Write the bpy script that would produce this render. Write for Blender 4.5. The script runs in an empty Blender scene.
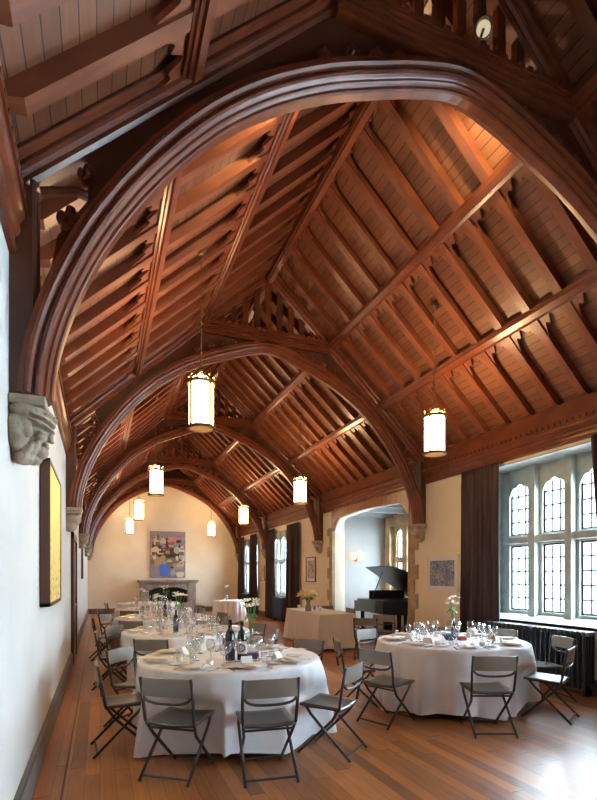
import bpy, bmesh, math, random
from mathutils import Vector, Matrix, noise
random.seed(7)
R = math.radians
C = bpy.context.scene.collection
SC = bpy.context.scene

# ------------------------------------------------------------------ camera, sky, exposure
cam = bpy.data.objects.new('camera', bpy.data.cameras.new('camera')); C.objects.link(cam)
cam.location = (0, 0, 1.55)
cam.rotation_euler = (R(90), 0, -math.atan((298.5-100)/500))
cam.data.sensor_width = 36; cam.data.lens = 36*500/800
cam.data.shift_y = 177/800; cam.data.clip_start = .02; cam.data.clip_end = 200
SC.camera = cam
SC.view_settings.view_transform = 'Standard'; SC.view_settings.look = 'None'
SC.view_settings.gamma = 1; SC.view_settings.use_curve_mapping = False
SC.view_settings.exposure = 0.95
SC.cycles.use_denoising = True
SC.cycles.max_bounces = 8; SC.cycles.diffuse_bounces = 5; SC.cycles.glossy_bounces = 4
SC.cycles.transparent_max_bounces = 16; SC.cycles.transmission_bounces = 4
SC.cycles.sample_clamp_indirect = 6; SC.cycles.caustics_reflective = False; SC.cycles.caustics_refractive = False

SKY = 5.5
LANTERN = 14.0
w = bpy.data.worlds.new('sky'); SC.world = w; w.use_nodes = True
nt = w.node_tree; nt.nodes.clear()
def wn(t): return nt.nodes.new(t)
tc = wn('ShaderNodeTexCoord'); nz = wn('ShaderNodeTexNoise'); nz.inputs['Scale'].default_value = 9; nz.inputs['Detail'].default_value = 5
sp = wn('ShaderNodeSeparateXYZ'); ramp = wn('ShaderNodeValToRGB'); mx = wn('ShaderNodeMix'); mx.data_type = 'RGBA'
nt.links.new(tc.outputs['Generated'], nz.inputs['Vector']); nt.links.new(tc.outputs['Generated'], sp.inputs[0])
ramp.color_ramp.elements[0].position = .3; ramp.color_ramp.elements[0].color = (.40, .54, .52, 1)
ramp.color_ramp.elements[1].position = .62; ramp.color_ramp.elements[1].color = (.66, .84, 1, 1)
nt.links.new(nz.outputs['Fac'], ramp.inputs['Fac'])
mr = wn('ShaderNodeMapRange'); mr.inputs['From Min'].default_value = .0; mr.inputs['From Max'].default_value = .3
nt.links.new(sp.outputs['Z'], mr.inputs['Value']); nt.links.new(mr.outputs[0], mx.inputs[0])
nt.links.new(ramp.outputs[0], mx.inputs[6]); mx.inputs[7].default_value = (.66, .83, 1, 1)
bg = wn('ShaderNodeBackground'); bg.inputs['Strength'].default_value = SKY
ou = wn('ShaderNodeOutputWorld'); nt.links.new(mx.outputs[2], bg.inputs[0]); nt.links.new(bg.outputs[0], ou.inputs[0])

sun = bpy.data.lights.new('soft_daylight', 'SUN'); sun.energy = 92; sun.angle = R(140); sun.color = (.72, .86, 1)
so = bpy.data.objects.new('soft_daylight', sun); C.objects.link(so)
so.rotation_euler = Vector((-1, .02, -.38)).to_track_quat('-Z', 'Y').to_euler()

def portal(x, y0, y1, z0, z1):
    l = bpy.data.lights.new('window_portal', 'AREA'); l.shape = 'RECTANGLE'; l.size = z1-z0; l.size_y = y1-y0
    l.cycles.is_portal = True
    o = bpy.data.objects.new('window_portal', l); C.objects.link(o); o.location = (x, (y0+y1)/2, (z0+z1)/2)
    o.rotation_euler = (0, R(90), 0)
for y0, y1, z0, z1, x in ((-1.2, 2.4, .9, 3.35, 6.75), (3.95, 6.75, .9, 3.35, 6.75), (15.6, 17.9, .9, 3.2, 6.75), (19.7, 22.0, .9, 3.2, 6.75), (10.5, 12.7, .9, 3.1, 8.25)):
    portal(x, y0, y1, z0, z1)

# ------------------------------------------------------------------ measures
XC = 2.77; HW = 3.25; XL = XC-HW; XR = XC+HW
YB = 22.6; YF = -4.5
ARCH_Y = [3.36, 8.42, 13.35, 18.4, 22.42]
def zroof(dx): return 7.00-.93*abs(dx)      # underside of the boards
PITCH = math.atan(.93)

# ------------------------------------------------------------------ materials
MATS = {}
def mat(name, col, rough=.5, metal=0, spec=.5, col2=None, scale=5, stretch=(1, 1, 1), bump=0, bscale=None, detail=4, emit=None, estr=0, coat=0, coords='Object', lo=.35, hi=.65):
    if name in MATS: return MATS[name]
    m = bpy.data.materials.new(name); m.use_nodes = True; n = m.node_tree; b = n.nodes['Principled BSDF']
    b.inputs['Base Color'].default_value = (*col, 1); b.inputs['Roughness'].default_value = rough
    b.inputs['Metallic'].default_value = metal; b.inputs['Specular IOR Level'].default_value = spec
    b.inputs['Coat Weight'].default_value = coat
    if emit: b.inputs['Emission Color'].default_value = (*emit, 1); b.inputs['Emission Strength'].default_value = estr
    if col2 or bump:
        t = n.nodes.new('ShaderNodeTexCoord'); mp = n.nodes.new('ShaderNodeMapping'); mp.inputs['Scale'].default_value = stretch
        n.links.new(t.outputs[coords], mp.inputs[0])
        z = n.nodes.new('ShaderNodeTexNoise'); z.inputs['Scale'].default_value = scale; z.inputs['Detail'].default_value = detail
        n.links.new(mp.outputs[0], z.inputs['Vector'])
        if col2:
            r = n.nodes.new('ShaderNodeValToRGB'); r.color_ramp.elements[0].color = (*col, 1); r.color_ramp.elements[1].color = (*col2, 1)
            r.color_ramp.elements[0].position = lo; r.color_ramp.elements[1].position = hi
            n.links.new(z.outputs['Fac'], r.inputs[0]); n.links.new(r.outputs[0], b.inputs['Base Color'])
        if bump:
            z2 = z
            if bscale:
                z2 = n.nodes.new('ShaderNodeTexNoise'); z2.inputs['Scale'].default_value = bscale; z2.inputs['Detail'].default_value = 3
                n.links.new(mp.outputs[0], z2.inputs['Vector'])
            bp = n.nodes.new('ShaderNodeBump'); bp.inputs['Strength'].default_value = bump; bp.inputs['Distance'].default_value = .02
            n.links.new(z2.outputs['Fac'], bp.inputs['Height']); n.links.new(bp.outputs[0], b.inputs['Normal'])
    MATS[name] = m; return m

def plank_mat(name, ca, cb, gapcol, width, length, axis, rough, spec, gap=.03, bump=.25, grain=(1, 40, 1), sloped=False, rvar=0, coat=0):
    """boards running along Y, each `width` wide, with dark joints; cross = coordinate across the boards"""
    m = bpy.data.materials.new(name); m.use_nodes = True; n = m.node_tree; L = n.links.new; b = n.nodes['Principled BSDF']
    def N(t): return n.nodes.new(t)
    def M(op, a, b_=None):
        q = N('ShaderNodeMath'); q.operation = op
        if isinstance(a, (int, float)): q.inputs[0].default_value = a
        else: L(a, q.inputs[0])
        if b_ is not None:
            if isinstance(b_, (int, float)): q.inputs[1].default_value = b_
            else: L(b_, q.inputs[1])
        return q.outputs[0]
    t = N('ShaderNodeTexCoord'); s = N('ShaderNodeSeparateXYZ'); L(t.outputs['Object'], s.inputs[0])
    cross = M('MULTIPLY', s.outputs['X'], 1/math.cos(PITCH) if sloped else 1.0)
    if axis == 'Z': cross = s.outputs['Z']
    u = M('DIVIDE', cross, width); idx = M('FLOOR', u); fr = M('FRACT', u)
    wnz = N('ShaderNodeTexWhiteNoise'); wnz.noise_dimensions = '1D'; L(idx, wnz.inputs['W'])
    along = M('ADD', s.outputs['Y'], M('MULTIPLY', wnz.outputs['Value'], length))
    v = M('DIVIDE', along, length); vi = M('FLOOR', v); vf = M('FRACT', v)
    wn2 = N('ShaderNodeTexWhiteNoise'); wn2.noise_dimensions = '2D'; cb2 = N('ShaderNodeCombineXYZ'); L(idx, cb2.inputs[0]); L(vi, cb2.inputs[1]); L(cb2.outputs[0], wn2.inputs['Vector'])
    mp = N('ShaderNodeMapping'); mp.inputs['Scale'].default_value = grain; L(t.outputs['Object'], mp.inputs[0])
    nz = N('ShaderNodeTexNoise'); nz.inputs['Scale'].default_value = 3; nz.inputs['Detail'].default_value = 6; L(mp.outputs[0], nz.inputs['Vector'])
    big = N('ShaderNodeTexNoise'); big.inputs['Scale'].default_value = 1.1; big.inputs['Detail'].default_value = 3; L(t.outputs['Object'], big.inputs['Vector'])
    f = M('ADD', M('MULTIPLY', wn2.outputs['Value'], .45), M('MULTIPLY', nz.outputs['Fac'], .45)); f = M('ADD', f, M('MULTIPLY', big.outputs['Fac'], .25))
    r = N('ShaderNodeValToRGB'); r.color_ramp.elements[0].position = .25; r.color_ramp.elements[1].position = .85
    r.color_ramp.elements[0].color = (*ca, 1); r.color_ramp.elements[1].color = (*cb, 1); L(f, r.inputs[0])
    g = M('LESS_THAN', fr, gap)
    if length < 20: g = M('MAXIMUM', g, M('LESS_THAN', vf, .004))
    mxx = N('ShaderNodeMix'); mxx.data_type = 'RGBA'; L(g, mxx.inputs[0]); L(r.outputs[0], mxx.inputs[6]); mxx.inputs[7].default_value = (*gapcol, 1)
    L(mxx.outputs[2], b.inputs['Base Color'])
    h = M('ADD', M('MULTIPLY', nz.outputs['Fac'], .25), M('MULTIPLY', M('SUBTRACT', 1.0, g), 1.0)); h = M('ADD', h, M('MULTIPLY', wn2.outputs['Value'], .25))
    bp = N('ShaderNodeBump'); bp.inputs['Strength'].default_value = bump; bp.inputs['Distance'].default_value = .01; L(h, bp.inputs['Height']); L(bp.outputs[0], b.inputs['Normal'])
    L(M('ADD', rough, M('MULTIPLY', M('SUBTRACT', big.outputs['Fac'], .5), rvar)), b.inputs['Roughness'])
    b.inputs['Specular IOR Level'].default_value = spec; b.inputs['Coat Weight'].default_value = coat; b.inputs['Coat Roughness'].default_value = .24
    MATS[name] = m; return m

M_FLOOR = plank_mat('oak_floor', (.16, .045, .010), (.47, .165, .036), (.04, .014, .005), .11, 2.3, 'X', .40, .5, gap=.025, grain=(14, 1.2, 1), bump=.08, rvar=.12, coat=.25)
M_BOARD = plank_mat('roof_boards', (.115, .038, .018), (.225, .084, .038), (.018, .006, .003), .112, 50, 'X', .45, .4, gap=.07, bump=.5, grain=(14, 1.4, 1), sloped=True)
M_WOOD = mat('mahogany', (.12, .028, .011), .30, col2=(.19, .05, .02), scale=2, stretch=(3, 1.5, 3), bump=.06, spec=.5)
M_WOODX = mat('mahogany_rafter', (.14, .036, .016), .36, col2=(.235, .070, .031), scale=2, stretch=(1.2, 5, 1.2), bump=.06, spec=.5)
M_WOODD = mat('dark_mahogany', (.055, .018, .010), .42, col2=(.10, .034, .018), scale=4, spec=.4)
M_PLAST = mat('plaster', (.78, .69, .53), .85, col2=(.84, .76, .61), scale=1.3, spec=.15, bump=.05, bscale=18)
M_PLASTL = mat('pale_plaster', (.60, .59, .57), .85, col2=(.66, .65, .63), scale=1.3, spec=.15, bump=.05, bscale=18)
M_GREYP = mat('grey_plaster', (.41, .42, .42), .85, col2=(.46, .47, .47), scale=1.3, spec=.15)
M_STONE = mat('limestone', (.30, .25, .19), .8, col2=(.47, .40, .31), scale=9, bump=.3, bscale=40, spec=.2)
M_QUOIN = mat('quoin_stone', (.34, .24, .15), .8, col2=(.50, .38, .25), scale=3, bump=.25, bscale=30, spec=.2)
M_WSTONE = mat('window_stone', (.34, .40, .38), .6, col2=(.46, .52, .49), scale=5, bump=.1, bscale=30, spec=.3)
M_HEARTH = mat('hearth_stone', (.25, .20, .17), .8, col2=(.36, .29, .25), scale=5, spec=.2)
M_BASE = mat('baseboard_paint', (.13, .12, .12), .5, col2=(.19, .17, .16), scale=6)
M_BASEW = mat('baseboard_wood', (.13, .08, .05), .5, col2=(.2, .12, .08), scale=6)
M_LEAD = mat('lead', (.02, .022, .025), .6)
M_IRON = mat('radiator_iron', (.02, .024, .03), .38, spec=.5)
M_BRASS = mat('aged_brass', (.50, .33, .13), .35, metal=1)
M_BRONZE = mat('bronze', (.16, .10, .05), .45, metal=.7)
M_CLOTH = mat('white_linen', (.80, .81, .83), .85, col2=(.86, .87, .89), scale=3, spec=.15, bump=.04, bscale=60)
M_CURT = mat('brown_velvet', (.045, .029, .029), .9, col2=(.085, .055, .052), scale=2.5, stretch=(8, 8, .4), spec=.15)
M_CHAIR = mat('chair_frame', (.035, .03, .028), .38, spec=.5)
M_PANEL = mat('chair_panel', (.20, .18, .145), .30, spec=.6, col2=(.25, .225, .185), scale=4)
M_SEAT = mat('chair_seat', (.07, .06, .052), .28, spec=.6)
M_CHINA = mat('china', (.85, .85, .84), .15, spec=.5)
M_NAP = mat('napkin_cream', (.78, .70, .60), .8)
M_STEEL = mat('cutlery_steel', (.55, .55, .56), .2, metal=1)
M_BOTTLE = mat('dark_bottle', (.012, .016, .014), .08, spec=.6)
M_BLACK = mat('piano_black', (.006, .006, .008), .3, spec=.3)
M_IVORY = mat('ivory_keys', (.8, .78, .72), .3)
M_GREEN = mat('stem_green', (.10, .22, .05), .5, col2=(.2, .35, .1), scale=10)
M_PETAL = mat('white_petal', (.85, .84, .74), .6)
M_PETALY = mat('cream_petal', (.82, .76, .45), .6)
M_YELLOW = mat('stamen_yellow', (.7, .5, .08), .6)
M_BLUE = mat('blue_glaze', (.10, .22, .36), .2)
M_RED = mat('red_fabric', (.4, .03, .03), .5)
M_PURPLE = mat('purple_card', (.14, .09, .24), .6)
M_PAPER = mat('paper', (.82, .81, .78), .8)
M_FIRE = mat('dark_firebox', (.018, .015, .014), .9)  # plain near-black colour of the panel filling the fireplace opening
M_CHROME = mat('spot_rim', (.62, .60, .5), .25, metal=1)

def clear_glass(name, tint, gloss=.12, body=0.0):
    m = bpy.data.materials.new(name); m.use_nodes = True; n = m.node_tree; n.nodes.clear(); L = n.links.new
    tr = n.nodes.new('ShaderNodeBsdfTransparent'); tr.inputs[0].default_value = (*tint, 1)
    gl = n.nodes.new('ShaderNodeBsdfGlossy'); gl.inputs['Roughness'].default_value = .05
    fr = n.nodes.new('ShaderNodeLayerWeight'); fr.inputs[0].default_value = gloss
    mxs = n.nodes.new('ShaderNodeMixShader'); o = n.nodes.new('ShaderNodeOutputMaterial')
    L(fr.outputs['Facing'], mxs.inputs[0]); L(tr.outputs[0], mxs.inputs[1]); L(gl.outputs[0], mxs.inputs[2])
    last = mxs.outputs[0]
    if body:
        di = n.nodes.new('ShaderNodeBsdfDiffuse'); di.inputs[0].default_value = (.8, .82, .84, 1)
        m2 = n.nodes.new('ShaderNodeMixShader'); m2.inputs[0].default_value = body; L(last, m2.inputs[1]); L(di.outputs[0], m2.inputs[2]); last = m2.outputs[0]
    L(last, o.inputs[0]); return m
M_GLASS = clear_glass('window_glass', (.95, .98, .98), .06)
M_WINE = clear_glass('wineglass', (.93, .95, .96), .35, .06)

def glow(name, col, s):
    m = bpy.data.materials.new(name); m.use_nodes = True; n = m.node_tree; n.nodes.clear()
    e = n.nodes.new('ShaderNodeEmission'); e.inputs[0].default_value = (*col, 1); e.inputs[1].default_value = s
    o = n.nodes.new('ShaderNodeOutputMaterial'); n.links.new(e.outputs[0], o.inputs[0]); return m
M_SHADE = glow('lantern_glow', (1, .66, .32), LANTERN)
M_SCONCE = glow('sconce_glow', (1, .66, .34), 3.5)

# ------------------------------------------------------------------ mesh helpers
class MB:
    def __init__(s): s.v = []; s.f = []
    def add(s, vs, fs):
        k = len(s.v); s.v += [tuple(q) for q in vs]; s.f += [tuple(i+k for i in f) for f in fs]; return s
    def box(s, x0, x1, y0, y1, z0, z1, M=None):
        vs = [Vector((x, y, z)) for x in (x0, x1) for y in (y0, y1) for z in (z0, z1)]
        if M: vs = [M @ q for q in vs]
        return s.add(vs, [(0, 1, 3, 2), (4, 6, 7, 5), (0, 4, 5, 1), (2, 3, 7, 6), (0, 2, 6, 4), (1, 5, 7, 3)])
    def tube(s, pts, r, n=8, cap=True):
        pts = [Vector(p) for p in pts]; rs = r if isinstance(r, (list, tuple)) else [r]*len(pts); vs = []; fs = []
        up = None
        for i, p in enumerate(pts):
            d = (pts[min(i+1, len(pts)-1)]-pts[max(i-1, 0)]).normalized()
            if up is None: up = Vector((0, 0, 1)) if abs(d.z) < .9 else Vector((1, 0, 0))
            a = d.cross(up).normalized(); b = a.cross(d).normalized(); up = b
            for k in range(n):
                t = 2*math.pi*k/n; vs.append(p+(a*math.cos(t)+b*math.sin(t))*rs[i])
        for i in range(len(pts)-1):
            for k in range(n): fs.append((i*n+k, i*n+(k+1) % n, (i+1)*n+(k+1) % n, (i+1)*n+k))
        if cap: fs.append(tuple(reversed(range(n)))); fs.append(tuple((len(pts)-1)*n+k for k in range(n)))
        return s.add(vs, fs)
    def lathe(s, prof, n=24, o=(0, 0, 0), M=None):
        vs = []; fs = []; o = Vector(o)
        for r, z in prof:
            for k in range(n):
                t = 2*math.pi*k/n; q = Vector((r*math.cos(t), r*math.sin(t), z))
                vs.append((M @ q if M else q)+o)
        for i in range(len(prof)-1):
            for k in range(n): fs.append((i*n+k, i*n+(k+1) % n, (i+1)*n+(k+1) % n, (i+1)*n+k))
        if prof[0][0] > 1e-4: fs.append(tuple(reversed(range(n))))
        if prof[-1][0] > 1e-4: fs.append(tuple((len(prof)-1)*n+k for k in range(n)))
        return s.add(vs, fs)
    def ball(s, c, r, n=10, m=7, M=None):
        r = r if isinstance(r, (tuple, list)) else (r, r, r); vs = []; fs = []
        for i in range(m+1):
            a = math.pi*i/m
            for k in range(n):
                t = 2*math.pi*k/n; q = Vector((r[0]*math.sin(a)*math.cos(t), r[1]*math.sin(a)*math.sin(t), r[2]*math.cos(a)))
                vs.append((M @ q if M else q)+Vector(c))
        for i in range(m):
            for k in range(n): fs.append((i*n+k, (i+1)*n+k, (i+1)*n+(k+1) % n, i*n+(k+1) % n))
        return s.add(vs, fs)
    def prism(s, poly, f0, f1):
        """poly: 2-d points; f0/f1 map a point to its 3-d place on each side"""
        n = len(poly); vs = [f0(p) for p in poly]+[f1(p) for p in poly]
        fs = [tuple(range(n)), tuple(reversed(range(n, 2*n)))]+[(i, i+n, (i+1) % n+n, (i+1) % n) for i in range(n)]
        return s.add(vs, fs)
    def band(s, A, B, f0, f1):
        """solid strip between two 2-d curves of equal length"""
        n = len(A); vs = [f0(p) for p in A]+[f0(p) for p in B]+[f1(p) for p in A]+[f1(p) for p in B]; fs = []
        for i in range(n-1):
            fs += [(i, i+1, n+i+1, n+i), (2*n+i, 3*n+i, 3*n+i+1, 2*n+i+1), (i, 2*n+i, 2*n+i+1, i+1), (n+i, n+i+1, 3*n+i+1, 3*n+i)]
        fs += [(0, n, 3*n, 2*n), (n-1, 3*n-1, 4*n-1, 2*n-1)]
        return s.add(vs, fs)
    def sweep(s, path, prof, closed=True):
        """path: (x,z) points, prof: (outward, y) closed outline"""
        n = len(path); k = len(prof); vs = []; fs = []
        for i, (x, z) in enumerate(path):
            a = path[max(i-1, 0)]; b = path[min(i+1, n-1)]; tx, tz = b[0]-a[0], b[1]-a[1]; l = math.hypot(tx, tz) or 1
            nx, nz_ = -tz/l, tx/l
            for o, t in prof: vs.append((x+nx*o, t, z+nz_*o))
        for i in range(n-1):
            for j in range(k): fs.append((i*k+j, i*k+(j+1) % k, (i+1)*k+(j+1) % k, (i+1)*k+j))
        fs += [tuple(range(k)), tuple(reversed(range((n-1)*k, n*k)))]
        return s.add(vs, fs)
    def build(s, name, m, parent=None, smooth=False, loc=None, fix=True, bevel=0):
        me = bpy.data.meshes.new(name); me.from_pydata(s.v, [], s.f); me.update()
        if fix:
            b = bmesh.new(); b.from_mesh(me); bmesh.ops.recalc_face_normals(b, faces=b.faces); b.to_mesh(me); b.free()
        if smooth: me.shade_smooth()
        me.materials.append(m)
        o = bpy.data.objects.new(name, me); C.objects.link(o)
        if parent: o.parent = parent
        if loc: o.location = loc
        if bevel:
            q = o.modifiers.new('bevel', 'BEVEL'); q.width = bevel; q.segments = 2; q.limit_method = 'ANGLE'
        return o

def tag(o, label=None, cat=None, group=None, kind=None):
    if label: o['label'] = label
    if cat: o['category'] = cat
    if group: o['group'] = group
    if kind: o['kind'] = kind
    return o
def empty(name, loc=(0, 0, 0), rz=0):
    o = bpy.data.objects.new(name, None); C.objects.link(o); o.location = loc; o.rotation_euler = (0, 0, rz); o.empty_display_size = .1
    return o
KIDS = {}
def kids(o):
    return [c for c in KIDS.get(o.name, [])]
def note(*objs):
    for o in objs:
        if o.parent: KIDS.setdefault(o.parent.name, []).append(o)
def copy_tree(o, parent=None):
    c = o.copy(); C.objects.link(c)
    for k in ('label', 'group') if parent is None else ():
        if k in c: del c[k]
    if parent: c.parent = parent; note(c)
    for ch in kids(o): copy_tree(ch, c)
    return c
def part(mb, name, m, parent, **k):
    o = mb.build(name, m, parent, **k); note(o); return o
ORD = 'first second third fourth fifth sixth seventh eighth ninth tenth eleventh twelfth'.split()

# ------------------------------------------------------------------ shell
tag(MB().box(XL-.3, 8.6, YF-.3, YB+.3, -.12, 0).build('floor', M_FLOOR), kind='structure')
mb = MB()
for s_ in (-1, 1):
    a = (XC, zroof(0)); b = (XC+s_*(HW+.3), zroof(HW+.3))
    mb.prism([a, b, (b[0], b[1]+.06), (a[0], a[1]+.06)], lambda p: (p[0], YF-.3, p[1]), lambda p: (p[0], YB+.3, p[1]))
# object origin at the ridge line so that the boards count outward from it
o = mb.build('ceiling', M_BOARD); tag(o, kind='structure')
for v_ in o.data.vertices: v_.co.x -= XC
o.location.x = XC
ZW = zroof(HW)-.02
mb = MB(); mb.box(XL-.3, XL, YF-.3, YB+.3, 0, ZW)
tag(mb.build('wall_left', M_PLASTL), kind='structure')
def gable(y0, y1):
    return MB().prism([(XL-.29, 0), (XR+.29, 0), (XR+.29, zroof(HW+.29)-.01), (XC, zroof(0)-.01), (XL-.29, zroof(HW+.29)-.01)], lambda p: (p[0], y0, p[1]), lambda p: (p[0], y1, p[1]))
tag(gable(YB, YB+.25).build('wall_back', M_PLAST), kind='structure')
tag(gable(YF-.25, YF).build('wall_front', M_PLAST), kind='structure')
TH = .58; TA = .26
OPEN = [(-1.2, 2.4, .88, 3.35), (3.95, 6.75, .88, 3.35), (8.85, 12.6, 0, 3.3), (15.6, 17.9, .88, 3.2), (19.7, 22.0, .88, 3.2)]
mb = MB(); y = YF-.3
for y0, y1, z0, z1 in OPEN:
    if z0 == 0: mb.box(XR, XR+TH, y, 8.4, 0, ZW); mb.box(XR, XR+TA, 8.4, y0, 0, ZW)
    elif y == 12.6: mb.box(XR, XR+TA, y, 12.99, 0, ZW); mb.box(XR, XR+TH, 12.99, y0, 0, ZW)
    else: mb.box(XR, XR+TH, y, y0, 0, ZW)
    mb.box(XR, XR+(TH if z0 else TA), y0, y1, z1, ZW)
    if z0: mb.box(XR, XR+TH, y0, y1, 0, z0)
    y = y1
mb.box(XR, XR+TH, y, YB+.3, 0, ZW)
# four-centred head of the archway
y0, y1 = 8.85, 12.6; N = 40; A = []; B = []
for i in range(N+1):
    t = i/N; q = abs(2*t-1); A.append((y0+(y1-y0)*t, 3.3)); B.append((y0+(y1-y0)*t, 3.22-.10*q*q-.34*max(0, (q-.80)/.2)**1.6))
mb.band(A, B, lambda p: (XR, p[0], p[1]), lambda p: (XR+TA, p[0], p[1]))
tag(mb.build('wall_right', M_PLAST), kind='structure')
tag(MB().box(XL, XL+.035, YF, YB, 0, .2).box(XL, XL+.02, YF, YB, .2, .225).build('baseboard_left', M_BASE), kind='structure')
tag(MB().box(XL, XR, YB-.03, YB, 0, .22).build('baseboard_back', M_BASEW), kind='structure')
mb = MB()
for a, b in ((YF, 8.54), (12.91, YB)): mb.box(XR-.03, XR, a, b, 0, .2)
tag(mb.build('baseboard_right', M_BASEW), kind='structure')
tag(MB().box(XL+.22, XL+.235, YF, YB, 0, .003).build('trim_1', M_WOODD), kind='structure')

# alcove room beyond the archway
AX = 7.95; AY0, AY1 = 8.3, 13.0
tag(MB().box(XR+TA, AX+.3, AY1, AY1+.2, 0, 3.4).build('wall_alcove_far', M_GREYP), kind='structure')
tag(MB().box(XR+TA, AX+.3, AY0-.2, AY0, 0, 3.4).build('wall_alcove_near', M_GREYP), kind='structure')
mb = MB(); mb.box(AX, AX+.3, AY0, 10.5, 0, 3.4); mb.box(AX, AX+.3, 12.75, AY1, 0, 3.4); mb.box(AX, AX+.3, 10.5, 12.75, 3.05, 3.4); mb.box(AX, AX+.3, 10.5, 12.75, 0, .75)
tag(mb.build('wall_alcove_outer', M_QUOIN), kind='structure')
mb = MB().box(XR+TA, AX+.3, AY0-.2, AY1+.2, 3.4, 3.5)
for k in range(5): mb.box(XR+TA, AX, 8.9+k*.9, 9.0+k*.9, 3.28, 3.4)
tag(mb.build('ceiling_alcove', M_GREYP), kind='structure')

# stone quoins round the archway
q = tag(empty('stone_surround', (XR, 10.5, 0)), 'toothed brown stone surround of the wide archway to the piano alcove', 'archway surround')
for side, yy in ((-1, 8.85), (1, 12.6)):
    z = 0; k = 0
    while z < 2.86:
        h = .3; L_ = .30 if k % 2 else .17
        m = MB(); a, b = (yy-L_-10.5, yy-10.5) if side < 0 else (yy-10.5, yy+L_-10.5)
        m.box(-.025, .05, a, b, z+.004, min(z+h, 2.92)); part(m, 'quoin_block', M_QUOIN, q, bevel=.008)
        z += h; k += 1
    m = MB(); a, b = ((yy-.012), (yy+.035)) if side < 0 else ((yy-.035), (yy+.012))
    m.box(-.03, .06, a-10.5, b-10.5, 0, 2.9); part(m, 'jamb_edge', M_QUOIN, q)
A2 = [(p[0]-10.475, p[1]+.10) for p in B]; B2 = [(p[0]-10.475, p[1]-.012) for p in B]
A2 = [(p[0]-.025, 3.39) for p in A2]; B2 = [(p[0]-.025, p[1]) for p in B2]
part(MB().band(A2, B2, lambda p: (-.03, p[0], p[1]), lambda p: (.06, p[0], p[1])), 'timber_arch_head', M_WOODX, q)

# ------------------------------------------------------------------ windows
WN = [0]
def window(xg, xin, lights, zsill, ztr0, ztr1, ztop, opening, rows_lo=5, rows_up=4, stone=M_WSTONE, cusp=True):
    WN[0] += 1; oy0, oy1, oz0, oz1 = opening; cy = (oy0+oy1)/2
    root = tag(empty('window_%d' % WN[0], (xg, cy, 0)), kind='structure')
    D = .11
    st = MB()
    ys = sorted(lights); edges = [oy0]+[v for l in ys for v in l]+[oy1]
    for i in range(0, len(edges), 2):           # mullions and jambs, stepped like a chamfer
        a, b = edges[i], edges[i+1]
        st.box(-D*.5, D*.8, a-cy, b-cy, oz0, oz1); 
        if i not in (0, len(edges)-2): st.box(-D*1.5, -D*.5, a-cy+.05, b-cy-.05, oz0, oz1)
    for l in ys:
        a, b = l; st.box(-D*.5, D*.8, a-cy, b-cy, oz0, zsill); st.box(-D*.5, D*.8, a-cy, b-cy, ztr0, ztr1)
        # cusped head
        n = 36; T = []; Bq = []
        w_ = b-a
        for i in range(n+1):
            t = i/n; x = (t-.5)*2; arch = ztop-.02-.16*abs(x)**2.2
            c = .035*abs(math.sin(t*math.pi*3))-.035 if cusp else 0
            T.append((a-cy+w_*t, oz1)); Bq.append((a-cy+w_*t, arch+c))
        st.band(T, Bq, lambda p: (-D*.5, p[0], p[1]), lambda p: (D*.8, p[0], p[1]))
    st.box(-D*1.3, -D*.5, edges[1]-cy-.05, edges[-2]-cy+.05, ztr0+.03, ztr1-.03)
    part(st, 'stone_frame', stone, root, bevel=.01)
    part(MB().prism([(xin-xg, oz0+.0), (-D*.5, oz0+.07), (-D*.5, oz0-.02), (xin-xg, oz0-.04)], lambda p: (p[0], oy0-cy, p[1]), lambda p: (p[0], oy1-cy, p[1])), 'sill', stone, root)
    rv = MB(); rv.box(xin-xg, 0, oy1-cy-.02, oy1-cy+.0, oz0, oz1); rv.box(xin-xg, 0, oy0-cy, oy0-cy+.02, oz0, oz1); rv.box(xin-xg, 0, oy0-cy, oy1-cy, oz1-.02, oz1)
    part(rv, 'reveal', stone, root)
    for a, b in ys:
        for z0, z1, rows in ((zsill, ztr0, rows_lo), (ztr1, ztop, rows_up)):
            part(MB().box(.0, .006, a-cy, b-cy, z0, z1), 'glass_pane', M_GLASS, root)
            ld = MB(); t = .011
            for k in range(1, 3):
                yy = a-cy+(b-a)*k/3; ld.box(-.008, .014, yy-t, yy+t, z0, z1-.03)
            for k in range(1, rows):
                zz = z0+(z1-z0)*k/rows; ld.box(-.008, .014, a-cy, b-cy, zz-t, zz+t)
            f = .026
            ld.box(-.014, .02, a-cy, a-cy+f, z0, z1); ld.box(-.014, .02, b-cy-f, b-cy, z0, z1); ld.box(-.014, .02, a-cy, b-cy, z0, z0+f)
            if z0 == zsill: ld.box(-.014, .02, a-cy, b-cy, z1-f, z1)
            part(ld, 'leading', M_LEAD, root)
    return root
window(6.5, XR, [(6.11, 6.55), (5.44, 5.88), (4.78, 5.22), (4.11, 4.55)], 1.0, 2.07, 2.24, 3.1, OPEN[1])
window(6.5, XR, [(1.76, 2.2), (1.1, 1.54), (.44, .88), (-.22, .22), (-.88, -.44)], 1.0, 2.07, 2.24, 3.1, OPEN[0])
window(6.14, XR, [(15.75, 16.3), (16.5, 17.05), (17.25, 17.75)], 1.0, 2.07, 2.2, 3.0, OPEN[3])
window(6.14, XR, [(19.9, 20.4), (20.6, 21.1), (21.3, 21.8)], 1.0, 2.07, 2.2, 3.0, OPEN[4])
window(AX+.2, AX, [(12.2, 12.6), (11.45, 11.85), (10.7, 11.1)], .85, 2.0, 2.1, 2.95, (10.5, 12.75, .75, 3.05), stone=M_QUOIN)

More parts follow.
